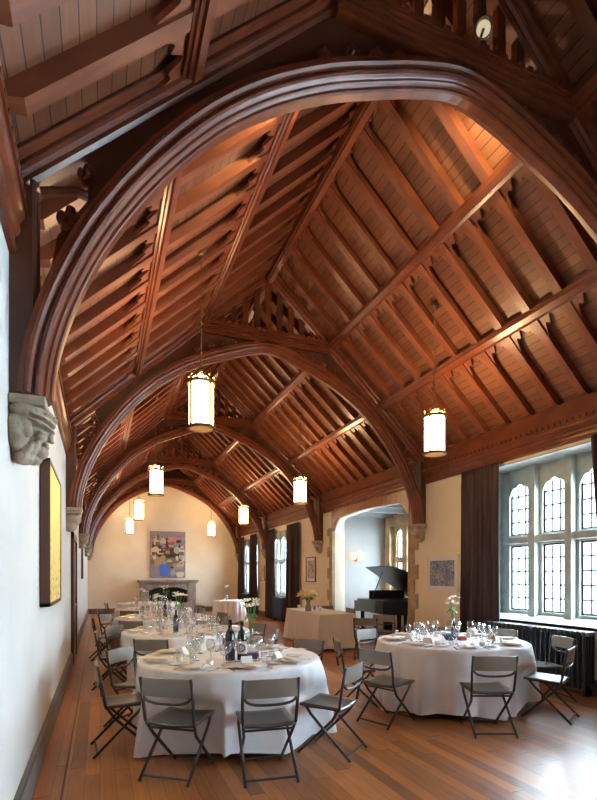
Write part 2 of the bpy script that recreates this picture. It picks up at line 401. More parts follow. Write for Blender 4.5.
# door in the painting-side wall
d = tag(empty('door_1', (XL, 10.4, 0)), kind='structure')
m = MB(); m.box(0, .05, -.72, -.6, 0, 2.35); m.box(0, .05, .6, .72, 0, 2.35); m.box(0, .05, -.72, .72, 2.23, 2.35)
part(m, 'door_frame', M_WOODD, d); m = MB(); m.box(0, .02, -.6, .6, 0, 2.23)
for a in (-.5, .06):
    for z0, z1 in ((.2, 1.0), (1.15, 2.05)): m.box(.02, .032, a, a+.44, z0, z1)
dl_ = part(m, 'door_leaf', M_WOODD, d, bevel=.004)
part(MB().ball((.055, -.48, 1.05), .03), 'door_handle', M_BRASS, dl_, smooth=True)

# ------------------------------------------------------------------ roof timbers
HALF = [(3.03, 2.60), (3.01, 2.80), (2.96, 3.02), (2.87, 3.28), (2.72, 3.60), (2.50, 3.95), (2.24, 4.28), (1.95, 4.58), (1.60, 4.85), (1.20, 5.08), (.80, 5.25), (.40, 5.40), (0, 5.49)]
def smooth_half():
    P = [HALF[0]]+HALF+[( -.4, 5.40)]; out = []
    for i in range(1, len(P)-2):
        for k in range(4):
            t = k/4; r = []
            for j in (0, 1):
                p0, p1, p2, p3 = P[i-1][j], P[i][j], P[i+1][j], P[i+2][j]
                r.append(.5*((2*p1)+(-p0+p2)*t+(2*p0-5*p1+4*p2-p3)*t*t+(-p0+3*p1-3*p2+p3)*t**3))
            out.append(tuple(r))
    return out+[HALF[-1]]
SH = smooth_half()
ARCH = [(-a, z) for a, z in SH]+[(a, z) for a, z in reversed(SH[:-1])]
def mirror_prof(h): return h+[(o_, -t) for o_, t in reversed(h)]
P_ARCH = mirror_prof([(0, .035), (.008, .05), (.022, .052), (.028, .072), (.036, .085), (.05, .087), (.056, .095), (.062, .115), (.075, .125), (.09, .12), (.096, .105), (.106, .105), (.112, .13), (.127, .145), (.142, .14), (.15, .125), (.18, .125)])
P_PRIN = mirror_prof([(0, .04), (.02, .06), (.045, .06), (.06, .085), (.08, .095), (.095, .085), (.11, .085), (.12, .12), (.135, .13), (.15, .12), (.165, .12)])
def zl(dx): return 6.78-.93*abs(dx)
def y_off(o, y): o.location.y = y
def carved(mb, cx, cz, s, y=0, t=.05):
    for k in range(5):
        a = 2*math.pi*k/5+.4; mb.ball((cx+s*.55*math.cos(a), y, cz+s*.55*math.sin(a)), (s*.36, t, s*.36), 8, 6)
    mb.ball((cx, y, cz), (s*.4, t*1.25, s*.4), 8, 6)
def make_truss(back=False):
    root = empty('arched_roof_truss', (XC, 0, 0))
    part(MB().sweep(ARCH, P_ARCH), 'arch_rib', M_WOOD, root)
    for s_ in (-1, 1):
        n = 2; a = (s_*HW, zl(HW)); b = (0, zl(0)); path = [a, b] if s_ < 0 else [b, a]
        part(MB().sweep(path, P_PRIN), 'principal_rafter', M_WOOD, root)
        m = MB(); m.box(s_*3.13, s_*HW, -.12, .12, 2.60, zl(3.2)); 
        for t in (-.09, 0, .09): m.tube([(s_*3.13, t, 2.6), (s_*3.13, t, zl(3.13)-.02)], .02, 6)
        part(m, 'wall_post', M_WOODD, root)
    # collar beam with moulded edges
    m = MB(); w_ = 1.14
    m.box(-w_, w_, -.10, .10, 5.64, 5.80)
    for z_, t_ in ((5.64, .125), (5.675, .115), (5.71, .13), (5.745, .145), (5.78, .16)): m.box(-w_-.03, w_+.03, -t_, t_, z_, z_+.018)
    part(m, 'collar_beam', M_WOOD, root)
    m = MB(); k = -w_+.02
    m.box(-w_, w_, -.16, -.13, 5.81, 5.83)
    while k < w_-.06: m.box(k, k+.055, -.16, -.12, 5.83, 5.865); k += .095
    part(m, 'cresting', M_WOOD, root)
    # panel between arch and collar
    A_, B_ = [], []
    for a, z in ARCH:
        lim = min(5.66, zl(a)+.02)
        if abs(a) < 2.86 and z+.10 < lim: A_.append((a, z+.12)); B_.append((a, max(lim, z+.125)))
    part(MB().band(A_, B_, lambda p: (p[0], -.035, p[1]), lambda p: (p[0], .035, p[1])), 'spandrel_panel', M_WOODD, root)
    for s_ in (-1, 1):
        for q_ in ((.62, 5.57, .06, .09), (.82, 5.50, .07, .09), (1.03, 5.43, .08, .09), (1.25, 5.34, .07, .08)):
            m = MB(); carved(m, s_*q_[0], q_[1], q_[2], 0, q_[3]); part(m, 'carved_ornament', M_WOOD, root, smooth=True)
        # lower spandrel: diagonal strut and scrollwork
        m = MB(); m.tube([(s_*3.06, 0, 3.15), (s_*2.98, 0, 3.6), (s_*2.75, 0, 3.95), (s_*2.62, 0, 4.22)], .035, 6)
        m.tube([(s_*3.1, 0, 3.86), (s_*2.9, 0, 3.92), (s_*2.66, 0, 3.86)], .028, 6)
        part(m, 'spandrel_strut', M_WOOD, root)
        for q_ in ((2.93, 3.72, .10), (2.84, 4.02, .07)):
            m = MB(); carved(m, s_*q_[0], q_[1], q_[2], 0, .06); part(m, 'scroll_ornament', M_WOOD, root, smooth=True)
    if back:
        A_ = [(a, z+.2) for a, z in ARCH]; B_ = [(a, zl(a)+.2) for a, z in ARCH]
        part(MB().band(A_, B_, lambda p: (p[0], .04, p[1]), lambda p: (p[0], .09, p[1])), 'infill_panel', M_WOODD, root)
    else:
        for k in range(-4, 5):
            x = k*.21; top = zl(x)-.0
            if top-5.8 < .12: continue
            m = MB(); wd = .045
            m.box(x-wd, x+wd, -.03, .03, 5.80, top+.03)
            m.ball((x, 0, 5.80+(top-5.8)*.55), (.075, .035, .07), 8, 6)
            part(m, 'pierced_baluster', M_WOODD if k % 2 else M_WOOD, root)
    return root
TR = make_truss()
TRL = ['nearest', 'second', 'third', 'fourth', 'farthest']
note_tr = []
for i, y in enumerate(ARCH_Y):
    o = TR if i == 0 else (copy_tree(TR) if i < 4 else make_truss(True))
    o.location = (XC, y, 0)
    tag(o, ['dark mahogany arched roof truss nearest the camera, framing the whole hall', 'mahogany arched roof truss, second from the camera, behind the largest lantern',
            'mahogany arched roof truss, third from the camera', 'mahogany arched roof truss, fourth from the camera', 'mahogany arched truss set against the cream end wall with the fireplace'][i], 'roof truss', 'arched roof trusses')

BAYS = [(YF, ARCH_Y[0]), (ARCH_Y[0], ARCH_Y[1]), (ARCH_Y[1], ARCH_Y[2]), (ARCH_Y[2], ARCH_Y[3]), (ARCH_Y[3], ARCH_Y[4])]
BAYN = ['before the nearest arch', 'between first and second arches', 'between second and third arches', 'between third and fourth arches', 'between fourth arch and end wall']
SIDE = {-1: 'painting-side', 1: 'window-side'}
def slope_frame(s_):
    """local (u down the slope from the ridge, w inward from the boards) -> x,z"""
    cu, su = math.cos(PITCH), math.sin(PITCH)
    return lambda u, w_: (XC+s_*(u*cu-w_*su), zroof(0)-u*su-w_*cu)
LEN = HW/math.cos(PITCH)
PU = [1.24/math.cos(PITCH)-.02, 2.30/math.cos(PITCH)-.02, ]  # purlin centre lines down the slope
PU = [1.12/math.cos(PITCH)+.16*0.93, 2.18/math.cos(PITCH)+.16*0.93]
def purlin(s_, u, y0, y1, nm, scale=1.0):
    F = slope_frame(s_); h = [(0, .055), (.07, .055), (.08, .075), (.105, .08), (.115, .06), (.13, .06), (.14, .04), (.16, .035)]
    prof = [(u+a, w_) for w_, a in h]+[(u-a, w_) for w_, a in reversed(h)]
    pts = [F(a, b*scale) for a, b in prof]
    return MB().prism(pts, lambda p: (p[0], y0, p[1]), lambda p: (p[0], y1, p[1])).build(nm, M_WOOD)
for b, (y0, y1) in enumerate(BAYS):
    a, c = y0+(.12 if b else 0), y1-.12
    for s_ in (-1, 1):
        for j, u in enumerate(PU):
            o = purlin(s_, u, a, c, 'purlin')
            tag(o, 'moulded %s purlin on the %s roof slope, %s' % (('upper', 'lower')[j], SIDE[s_], BAYN[b]), 'purlin', 'moulded roof purlins')
        # cornice
        x0 = s_*HW
        pr = [(0, 3.39), (.03, 3.39), (.04, 3.42), (.03, 3.44), (.03, 3.48), (.05, 3.50), (.06, 3.53), (.05, 3.55), (.065, 3.58), (.08, 3.60), (.08, 3.64), (.06, 3.66), (.05, 3.72), (.05, 3.95), (0, 3.98)]
        m = MB().prism([(XC+x0-s_*d_, z) for d_, z in pr], lambda p: (p[0], a, p[1]), lambda p: (p[0], c, p[1]))
        root = empty('cornice_beam', (0, 0, 0)); part(m, 'moulded_beam', M_WOOD, root)
        m = MB(); yy = a+.03
        while yy < c-.06 and b < 4:
            xa = XC+x0-s_*.072; xb = XC+x0-s_*.092; m.box(min(xa, xb), max(xa, xb), yy, yy+.06, 3.665, 3.71); yy += .1
        if b < 4: m.box(min(xa, xb), max(xa, xb), a, c, 3.645, 3.665); part(m, 'cresting', M_WOOD, root)
        tag(root, 'moulded timber cornice along the top of the %s wall, %s' % (SIDE[s_], BAYN[b]), 'cornice', 'timber wall cornices', 'thing')
o = MB().box(XC-.06, XC+.06, YF, YB, 6.74, 6.95).box(XC-.035, XC+.035, YF, YB, 6.71, 6.74).build('ridge_beam', M_WOOD)
tag(o, 'dark timber ridge beam along the peak of the roof', 'ridge beam', kind='thing')

# common rafters with cusped panel heads
RW = .055; RD = .10; SP = .46
RAF = {}
def cusp_mesh(s_, u0):
    """pierced cusped head filling the gap to the next rafter, just below a purlin at slope position u0"""
    F = slope_frame(s_); g = SP-2*RW; n = 28; A_, B_ = [], []
    for i in range(n+1):
        t = i/n; x = abs(2*t-1)
        d_ = .05+.20*x**1.5+.04*math.cos(t*math.pi*6)*(1 if x > .15 else .6)
        A_.append((RW+g*t, u0)); B_.append((RW+g*t, u0+max(.02, d_)))
    return MB().band(A_, B_, lambda p: (F(p[1], .05)[0], p[0], F(p[1], .05)[1]), lambda p: (F(p[1], .08)[0], p[0], F(p[1], .08)[1]))
for s_ in (-1, 1):
    F = slope_frame(s_); r = empty('common_rafter')
    pts = [F(.04, 0), F(LEN, 0), F(LEN, RD*.5), F(LEN-.08, RD), F(.12, RD)]
    part(MB().prism(pts, lambda p: (p[0], -RW, p[1]), lambda p: (p[0], RW, p[1])), 'rafter_timber', M_WOODX, r)
    for u in (.10, PU[0]+.055, PU[1]+.055):
        part(cusp_mesh(s_, u), 'cusped_panel_head', M_WOODX, r)
    RAF[s_] = r
first = {-1: True, 1: True}
for b, (y0, y1) in enumerate(BAYS):
    if b == 0: ys = [y1-.24-SP*(k+1)+.0 for k in range(6)]; ys = [y1-.46*(k+1) for k in range(7)]
    else:
        n = 11 if b < 4 else 9; step = (y1-y0)/(n)
        ys = [y0+step*k for k in range(1, n)]
    for s_ in (-1, 1):
        for k, yy in enumerate(ys):
            o = RAF[s_] if first[s_] else copy_tree(RAF[s_]); first[s_] = False
            o.location.y = yy
            if b == 0: where = 'before the nearest arch, counting toward the camera'
            else: where = 'beyond the %s arch' % ('nearest', 'second', 'third', 'fourth')[b-1]
            tag(o, '%s common rafter on the %s slope %s' % (ORD[k], SIDE[s_], where), 'rafter', 'common rafters')

# ------------------------------------------------------------------ stone corbels
def rough_blob(name, balls, m, parent, vox=.012, disp=.02, boxes=()):
    mb = MB()
    for c, r, rot in balls:
        M_ = Matrix.Rotation(R(rot[0]), 4, 'X') @ Matrix.Rotation(R(rot[1]), 4, 'Y') @ Matrix.Rotation(R(rot[2]), 4, 'Z'); mb.ball(c, r, 16, 10, M_)
    for bx in boxes: mb.box(*bx)
    o = part(mb, name, m, parent, smooth=True)
    q = o.modifiers.new('remesh', 'REMESH'); q.mode = 'VOXEL'; q.voxel_size = vox; q.use_smooth_shade = True
    t = bpy.data.textures.new(name, 'CLOUDS'); t.noise_scale = .05
    d_ = o.modifiers.new('carving', 'DISPLACE'); d_.texture = t; d_.strength = disp; d_.mid_level = .5
    return o
def corbel(s_):
    c = empty('stone_corbel')
    # local x points into the room
    m = MB(); m.box(0, .235*s_, -.19, .19, -.05, 0); m.box(0, .215*s_, -.17, .17, -.09, -.05); part(m, 'abacus', M_STONE, c, bevel=.012)
    b = [((.09*s_, 0, -.16), (.12, .15, .12), (0, 0, 0)), ((.14*s_, .07, -.15), (.07, .08, .07), (0, 0, 0)), ((.14*s_, -.08, -.16), (.07, .07, .08), (0, 0, 0)),
         ((.06*s_, 0, -.26), (.10, .10, .10), (0, 0, 0)), ((.18*s_, -.02, -.12), (.04, .12, .05), (0, 0, 0))]
    rough_blob('carved_block', b, M_STONE, c, .015, .03)
    return c
# bearded head corbel under the nearest truss
c = tag(empty('head_corbel', (XL, ARCH_Y[0]+.0, 2.545)), 'large grey stone corbel carved as a bearded head in a headcloth under the nearest arch', 'corbel', 'stone corbels')
b = [((.12, .0, -.055), (.15, .18, .07), (0, 0, 0)), ((.16, -.02, -.085), (.115, .185, .02), (0, 12, 8)), ((.15, -.02, -.118), (.12, .17, .018), (0, 16, -6)), ((.19, .02, -.05), (.09, .17, .022), (0, 8, 12)),
     ((.13, .02, -.17), (.095, .12, .11), (0, 0, 0)), ((.212, .0, -.145), (.03, .085, .014), (0, 10, 0)), ((.235, .0, -.185), (.02, .024, .038), (0, 22, 0)), ((.242, .0, -.212), (.018, .028, .014), (0, 0, 0)),
     ((.18, -.07, -.195), (.04, .04, .035), (0, 0, 0)), ((.205, .0, -.238), (.022, .045, .010), (0, 0, 0)), ((.205, .0, -.258), (.022, .04, .010), (0, 0, 0)), ((.175, .0, -.295), (.05, .07, .045), (0, 20, 0)),
     ((.14, -.07, -.29), (.03, .03, .075), (0, 25, 0)), ((.10, -.08, -.31), (.035, .04, .08), (0, 30, 0)), ((.12, .04, -.33), (.06, .09, .05), (0, 0, 0)), ((.07, -.02, -.35), (.07, .10, .045), (0, 0, 0)),
     ((.04, -.10, -.18), (.08, .10, .13), (0, 0, 0)), ((.09, -.15, -.15), (.045, .03, .09), (0, -20, 0)), ((.03, .03, -.26), (.06, .14, .12), (0, 0, 0)), ((.08, -.12, -.05), (.10, .09, .05), (0, 0, 0))]
rough_blob('carved_head', b, M_STONE, c, .0065, .012)
c.scale = (.86, .9, .84)
m = MB(); m.box(0, .22, -.18, .18, -.02, .05); part(m, 'abacus', M_STONE, c, bevel=.01)
CB = {-1: corbel(1), 1: corbel(-1)}
used = {-1: False, 1: False}
for i, y in enumerate(ARCH_Y):
    for s_ in (-1, 1):
        if i == 0 and s_ == -1: continue
        if i == 0: continue
        o = CB[s_] if not used[s_] else copy_tree(CB[s_]); used[s_] = True
        o.location = (XC+s_*HW, y, 2.6)
        tag(o, 'carved stone corbel on the %s wall carrying the %s arch' % (SIDE[s_], TRL[i] if i < 4 else 'end-wall'), 'corbel', 'stone corbels')

# ------------------------------------------------------------------ lanterns
def make_lantern():
    r = empty('hanging_lantern'); rr = .15; H2 = .27
    part(MB().lathe([(rr-.008, -H2+.02), (rr-.008, H2-.02)], 28).build if False else MB().lathe([(rr-.008, -H2+.02), (rr-.008, H2-.02)], 28), 'glass_shade', M_SHADE, r, smooth=False)
    part(MB().lathe([(0, -H2+.004), (rr-.01, -H2+.01), (rr-.01, -H2+.014), (0, -H2+.008)], 24), 'bottom_glass', M_SHADE, r)
    for nm_, z_, fl, en in (('upward_lamp', H2+.01, R(180), 27), ('downward_lamp', -H2-.012, 0, 7)):
        l = bpy.data.lights.new(nm_, 'AREA'); l.shape = 'DISK'; l.size = .2; l.energy = en; l.color = (1, .64, .32)
        lo = bpy.data.objects.new(nm_, l); C.objects.link(lo); lo.parent = r; lo.location = (0, 0, z_); lo.rotation_euler = (fl, 0, 0); note(lo)
    for z in (-H2, H2-.02):
        m = MB(); n = 28
        m.lathe([(rr-.012, z), (rr+.016, z), (rr+.016, z+.03), (rr-.012, z+.03), (rr-.012, z)], n); part(m, 'rim', M_BRONZE, r, smooth=False)
    for k in range(4):
        a = math.pi/2*k+.5; m = MB(); m.box(rr-.006, rr+.014, -.011, .011, -H2, H2+.02, Matrix.Rotation(a, 4, 'Z')); part(m, 'vertical_strap', M_BRONZE, r)
    for k in range(8):
        a = math.pi/4*k+.5; m = MB(); x, y = rr*math.cos(a), rr*math.sin(a)
        m.tube([(x, y, H2), (x, y, H2+.07)], [.008, .003], 6); m.ball((x, y, H2+.075), (.014, .014, .014), 6, 5); part(m, 'crown_finial', M_BRASS, r)
    m = MB()
    for k in range(4):
        a = math.pi/2*k+.5; x, y = math.cos(a), math.sin(a)
        m.tube([(x*rr, y*rr, H2), (x*rr*.75, y*rr*.75, H2+.06), (x*.03, y*.03, H2+.09)], .009, 6)
    m.ball((0, 0, H2+.1), (.05, .05, .03)); m.tube([(0, 0, H2+.1), (0, 0, H2+.16)], .02, 8); part(m, 'crown_scroll', M_BRASS, r, smooth=True)
    top = zroof(1.66)-3.56-.03
    m = MB(); z = H2+.15
    k = 0
    while z < top-.06:
        m.tube([(0, 0, z), (0, 0, z+.045)], .006 if k % 2 else .010, 6); z += .045; k += 1
    part(m, 'chain', M_BRONZE, r)
    m = MB(); m.lathe([(.0, top-.09), (.03, top-.08), (.055, top-.03), (.06, top+.03), (0, top+.03)], 14); part(m, 'ceiling_hook', M_BRONZE, r)
    return r
LT = make_lantern(); k = 0
for j, y in enumerate((5.9, 11.05, 16.1, 21.3)):
    for s_ in (-1, 1):
        o = LT if k == 0 else copy_tree(LT); k += 1
        o.location = (XC+s_*1.66, y, 3.56)
        tag(o, ('glowing cylindrical lantern hanging on the %s, %s' % (SIDE[s_], ('nearest the camera in view', 'second of its row of four', 'third of its row of four', 'farthest, before the cream end wall')[j])), 'lantern', 'hanging lanterns')

# spotlight on the nearest collar beam
sp_ = tag(empty('spotlight', (2.86, 3.18, 5.95)), 'round silver spotlight fixed above the collar of the nearest arch', 'spotlight')
Mx = Matrix.Rotation(R(-35), 4, 'Z') @ Matrix.Rotation(R(115), 4, 'X')
part(MB().lathe([(.02, -.12), (.05, -.11), (.055, -.02), (.075, 0), (.075, .015), (.062, .015), (.05, -.02), (0, -.03)], 20, M=Mx), 'lamp_housing', M_CHROME, sp_, smooth=True)
part(MB().lathe([(.0, -.018), (.058, -.005)], 20, M=Mx), 'lens', mat('spot_lens', (.75, .70, .5), .2, emit=(1, .9, .6), estr=.25), sp_)
part(MB().tube([(0, 0, 0), (0, .08, -.1), (0, .1, -.2)], .012, 6), 'bracket', M_BRONZE, sp_)

for x_, tgt, en, lb, dz in ((2.15, (.45, 4.7, 4.55), 190, 'painting-side', 0), (3.3, (3.75, 4.5, 6.0), 70, 'window-side', 0)):
    q_ = tag(empty('spotlight', (x_, ARCH_Y[0]+.26, 5.93)), 'small round uplight fixed on the far face of the nearest arch, %s' % lb, 'spotlight')
    v_ = (Vector(tgt)-Vector(q_.location)).normalized(); M_ = v_.to_track_quat('Z', 'Y').to_matrix().to_4x4()
    part(MB().lathe([(0, -.09), (.035, -.08), (.04, 0), (.035, 0), (.03, -.02), (0, -.02)], 14, M=M_), 'lamp_housing', M_BRONZE, q_)
    part(MB().tube([(0, 0, 0), (0, -.1, -.06), (0, -.16, -.1)], .01, 6), 'bracket', M_BRONZE, q_)
    l = bpy.data.lights.new('halogen_beam', 'SPOT'); l.energy = en; l.spot_size = R(105); l.spot_blend = 1; l.shadow_soft_size = .03; l.color = (1, .80, .42)
    lo = bpy.data.objects.new('halogen_beam', l); C.objects.link(lo); lo.parent = q_; lo.location = v_*.012; lo.rotation_euler = v_.to_track_quat('-Z', 'Y').to_euler()

# ------------------------------------------------------------------ curtains
def curtain(y0, y1, z1, label, x=5.9, z0=.03, sweep_to=None):
    cy = (y0+y1)/2; root = tag(empty('curtain', (x, cy, 0)), label, 'curtain', 'long brown curtains'); w_ = y1-y0
    nf = max(5, int(w_/.115)); n = nf*8; m = 26; V = []; F = []; rnd = random.Random(int(y0*100))
    ph = [rnd.uniform(-.5, .5) for _ in range(nf+2)]
    for j in range(m+1):
        v = j/m; z = z1+(z0-z1)*v; amp = .028+.032*min(1, v*1.5)
        if v < .05: amp *= .7
        for i in range(n+1):
            u = i/n; f = u*nf; a = math.sin(f*2*math.pi+ph[int(f)]*.8+.4*math.sin(v*3+u*9))
            pinch = 1-.06*math.sin(math.pi*min(1, v*1.1))
            yy = (u-.5)*w_*pinch
            if sweep_to: yy += sweep_to*v**1.3
            V.append((amp*a, yy+.012*math.sin(f*4*math.pi), z))
    for j in range(m):
        for i in range(n): F.append((j*(n+1)+i, j*(n+1)+i+1, (j+1)*(n+1)+i+1, (j+1)*(n+1)+i))
    o = part(MB().add(V, F), 'drape', M_CURT, root, smooth=True, fix=False); q = o.modifiers.new('thick', 'SOLIDIFY'); q.thickness = .006
    mb = MB(); mb.tube([(0, -w_/2, z1+.01), (0, w_/2, z1+.01)], .012, 8)
    part(mb, 'heading_rail', M_BRONZE, root)
curtain(6.22, 7.12, 3.38, 'tall dark brown curtain beside the radiator and small blue picture')
curtain(3.75, 4.62, 3.38, 'dark brown curtain at the picture edge, near side of the large window', sweep_to=-.25)
curtain(14.9, 15.95, 3.3, 'dark brown curtain of the second far window, side nearer the archway')
curtain(17.25, 18.2, 3.3, 'dark brown curtain of the second far window, side nearer the fireplace')
curtain(19.5, 20.4, 3.3, 'dark brown curtain of the farthest window, side nearer the archway')
curtain(21.4, 22.3, 3.3, 'dark brown curtain of the farthest window, next to the end wall')

# ------------------------------------------------------------------ radiators
def radiator(y0, y1, label, sect=.085, zt=.86):
    r = tag(empty('cast_iron_radiator', (5.88, (y0+y1)/2, 0)), label, 'radiator', 'cast iron radiators'); n = int((y1-y0)/sect); L2 = n*sect/2
    for k in range(n):
        y = -L2+sect*(k+.5); m = MB()
        for dx in (-.08, -.03, .03, .08): m.tube([(dx, y, .1), (dx, y, zt-.05)], .02, 6)
        for z in (.12, zt-.05):
            m.box(-.095, .095, y-.028, y+.028, z-.03, z+.03)
        part(m, 'section', M_IRON, r, bevel=.012)
    for s_ in (-1, 1):
        m = MB().box(-.06, .06, s_*(L2-.06)-.02, s_*(L2-.06)+.02, 0, .1); part(m, 'foot', M_IRON, r)
    part(MB().tube([(0, -L2-.05, .12), (0, L2+.05, .12)], .02, 8), 'pipe', M_IRON, r)
radiator(4.55, 6.5, 'long black cast iron radiator under the large leaded window')
radiator(16.1, 17.2, 'black cast iron radiator under the second far window')
radiator(20.5, 21.4, 'black cast iron radiator under the farthest window')

# ------------------------------------------------------------------ pictures
def art_mat(name, cols, scale, seed):
    m = bpy.data.materials.new(name); m.use_nodes = True; n = m.node_tree; b = n.nodes['Principled BSDF']; L = n.links.new
    t = n.nodes.new('ShaderNodeTexCoord'); v = n.nodes.new('ShaderNodeTexVoronoi'); v.inputs['Scale'].default_value = scale
    mp = n.nodes.new('ShaderNodeMapping'); mp.inputs['Location'].default_value = (seed, seed*.7, seed*1.3)
    nz = n.nodes.new('ShaderNodeTexNoise'); nz.inputs['Scale'].default_value = scale*1.4; ad = n.nodes.new('ShaderNodeMix'); ad.data_type = 'VECTOR'; ad.inputs[0].default_value = .35
    L(t.outputs['Object'], mp.inputs[0]); L(mp.outputs[0], nz.inputs['Vector']); L(mp.outputs[0], ad.inputs[4]); L(nz.outputs['Color'], ad.inputs[5]); L(ad.outputs[1], v.inputs['Vector'])
    s_ = n.nodes.new('ShaderNodeSeparateColor'); L(v.outputs['Color'], s_.inputs[0])
    r = n.nodes.new('ShaderNodeValToRGB'); r.color_ramp.interpolation = 'CONSTANT'
    el = r.color_ramp.elements; el[0].color = (*cols[0], 1); el[0].position = 0; el[1].color = (*cols[1], 1); el[1].position = 1/len(cols)
    for i in range(2, len(cols)): e = el.new(i/len(cols)); e.color = (*cols[i], 1)
    L(s_.outputs[0], r.inputs[0]); L(r.outputs[0], b.inputs['Base Color']); b.inputs['Roughness'].default_value = .6
    return m
gold = bpy.data.materials.new('gold_canvas'); gold.use_nodes = True; n = gold.node_tree; b = n.nodes['Principled BSDF']; L = n.links.new
t = n.nodes.new('ShaderNodeTexCoord'); nz = n.nodes.new('ShaderNodeTexNoise'); nz.inputs['Scale'].default_value = 22; nz.inputs['Detail'].default_value = 8; nz.inputs['Roughness'].default_value = .75
sx = n.nodes.new('ShaderNodeSeparateXYZ'); L(t.outputs['Object'], sx.inputs[0]); L(t.outputs['Object'], nz.inputs['Vector'])
mr = n.nodes.new('ShaderNodeMapRange'); mr.inputs['From Min'].default_value = -.6; mr.inputs['From Max'].default_value = .6; mr.inputs['To Min'].default_value = .06; mr.inputs['To Max'].default_value = -.12
L(sx.outputs['Z'], mr.inputs['Value']); ad = n.nodes.new('ShaderNodeMath'); ad.operation = 'ADD'; L(nz.outputs['Fac'], ad.inputs[0]); L(mr.outputs[0], ad.inputs[1])
r = n.nodes.new('ShaderNodeValToRGB'); r.color_ramp.elements[0].position = .54; r.color_ramp.elements[0].color = (.85, .62, .16, 1); r.color_ramp.elements[1].position = .62; r.color_ramp.elements[1].color = (.18, .12, .02, 1)
L(ad.outputs[0], r.inputs[0]); L(r.outputs[0], b.inputs['Base Color']); b.inputs['Roughness'].default_value = .5
P = tag(empty('gold_painting', (XL, 5.4, 1.93)), 'tall gold textured painting in a deep dark frame on the white wall', 'painting')
m = MB(); yh, zh = .66, .635
for a in ((-yh, -yh+.03, -zh, zh), (yh-.03, yh, -zh, zh), (-yh, yh, -zh, -zh+.03), (-yh, yh, zh-.03, zh)): m.box(.005, .085, a[0], a[1], a[2], a[3])
part(m, 'deep_frame', mat('frame_dark', (.07, .03, .015), .5), P)
part(MB().box(.005, .078, -yh+.03, yh-.03, -zh+.03, zh-.03), 'canvas', gold, P)
P = tag(empty('dark_picture', (XL, 15.3, 2.05)), 'small dark framed picture far along the white wall past the door', 'picture')
part(MB().box(.003, .04, -.4, .4, -.55, .55), 'frame', M_WOODD, P); part(MB().box(.04, .045, -.34, .34, -.49, .49), 'print', mat('dark_print', (.10, .09, .08), .5, col2=(.25, .2, .15), scale=6), P)
def framed(x, y, z, hw, hh, label, art, mw=.12, fm=None, name='framed_picture'):
    P = tag(empty(name, (x, y, z)), label, 'picture', 'framed pictures on the window-side wall'); m = MB(); t = .025
    for a in ((-hw, -hw+t, -hh, hh), (hw-t, hw, -hh, hh), (-hw, hw, -hh, -hh+t), (-hw, hw, hh-t, hh)): m.box(-.035, -.003, *a)
    part(m, 'frame', fm, P); part(MB().box(-.02, -.004, -hw+t, hw-t, -hh+t, hh-t), 'mount', M_PAPER, P)
    part(MB().box(-.024, -.02, -hw+mw, hw-mw, -hh+mw, hh-mw), 'print', art, P)
framed(XR, 7.78, 1.62, .46, .34, 'blue and ochre picture in a white frame between archway and tall curtain', art_mat('blue_art', [(.08, .13, .30), (.14, .20, .36), (.30, .34, .42), (.36, .36, .28), (.12, .15, .34), (.2, .25, .42), (.42, .44, .48)], 14, 3.1), .10, mat('white_frame', (.8, .79, .76), .5))
framed(XR, 14.1, 1.78, .36, .38, 'grey print in a thin brown frame just beyond the archway', mat('grey_print', (.25, .24, .22), .6, col2=(.6, .58, .54), scale=9), .11, M_WOOD)
framed(XR, 18.95, 1.7, .22, .3, 'small pale print in a thin frame between the two far windows', mat('pale_print', (.55, .5, .42), .6, col2=(.7, .66, .6), scale=9), .07, M_WOOD)
# abstract over the fireplace: flat painted patches on a canvas
P = tag(empty('abstract_painting', (2.77, YB-.01, 2.53)), 'large colourful abstract canvas above the fireplace on the end wall', 'painting')
part(MB().box(-.76, .76, -.05, 0, -1.02, 1.02), 'canvas', mat('canvas_lilac', (.22, .18, .22), .6, col2=(.34, .27, .30), scale=4), P)
pc = {}
def patch(x0, x1, z0, z1, col, dep, rot=0, n=9, nm='painted_patch'):
    rnd = random.Random(int(x0*991+z0*77)); cx, cz = (x0+x1)/2, (z0+z1)/2; pts = []
    for k in range(n):
        a = 2*math.pi*k/n; q = rnd.uniform(.8, 1.12); c_, s_ = math.cos(a), math.sin(a)
        sx_ = abs(c_)**.6*(1 if c_ > 0 else -1); sz_ = abs(s_)**.6*(1 if s_ > 0 else -1)
        px, pz = cx+sx_*(x1-x0)/2*q, cz+sz_*(z1-z0)/2*q
        pts.append((max(-.75, min(.75, px)), max(-1.01, min(1.01, pz))))
    key = tuple(col); m_ = pc.setdefault(key, mat('paint_%d' % len(pc), col, .6))
    part(MB().prism(pts, lambda p: (p[0], -.05-dep, p[1]), lambda p: (p[0], -.045, p[1])), nm, m_, P)
for i, a in enumerate([(-.74, .74, .82, 1.0, (.30, .25, .33)), (-.70, .60, -.2, .80, (.07, .03, .03)), (-.72, -.35, -.02, .35, (.62, .52, .36)), (-.05, .55, .52, .80, (.62, .22, .18)), (-.6, -.3, .4, .75, (.55, .46, .38)),
                       (.25, .5, .05, .38, (.35, .45, .40)), (.48, .74, -.35, .45, (.68, .64, .55)), (-.66, -.2, -.45, -.1, (.42, .27, .12)), (-.1, .45, -.55, -.1, (.20, .12, .07)), (.2, .6, -.65, -.35, (.34, .27, .16)),
                       (-.35, .08, -1.0, -.42, (.07, .16, .55)), (-.74, -.35, -1.0, -.6, (.28, .22, .26)), (.35, .72, -1.0, -.76, (.68, .58, .34)), (.1, .32, -.98, -.7, (.33, .34, .42)), (-.3, .1, .1, .5, (.18, .05, .05)), (-.5, .4, -.12, .02, (.03, .02, .02))]):
    patch(*a, .002+.0012*i)

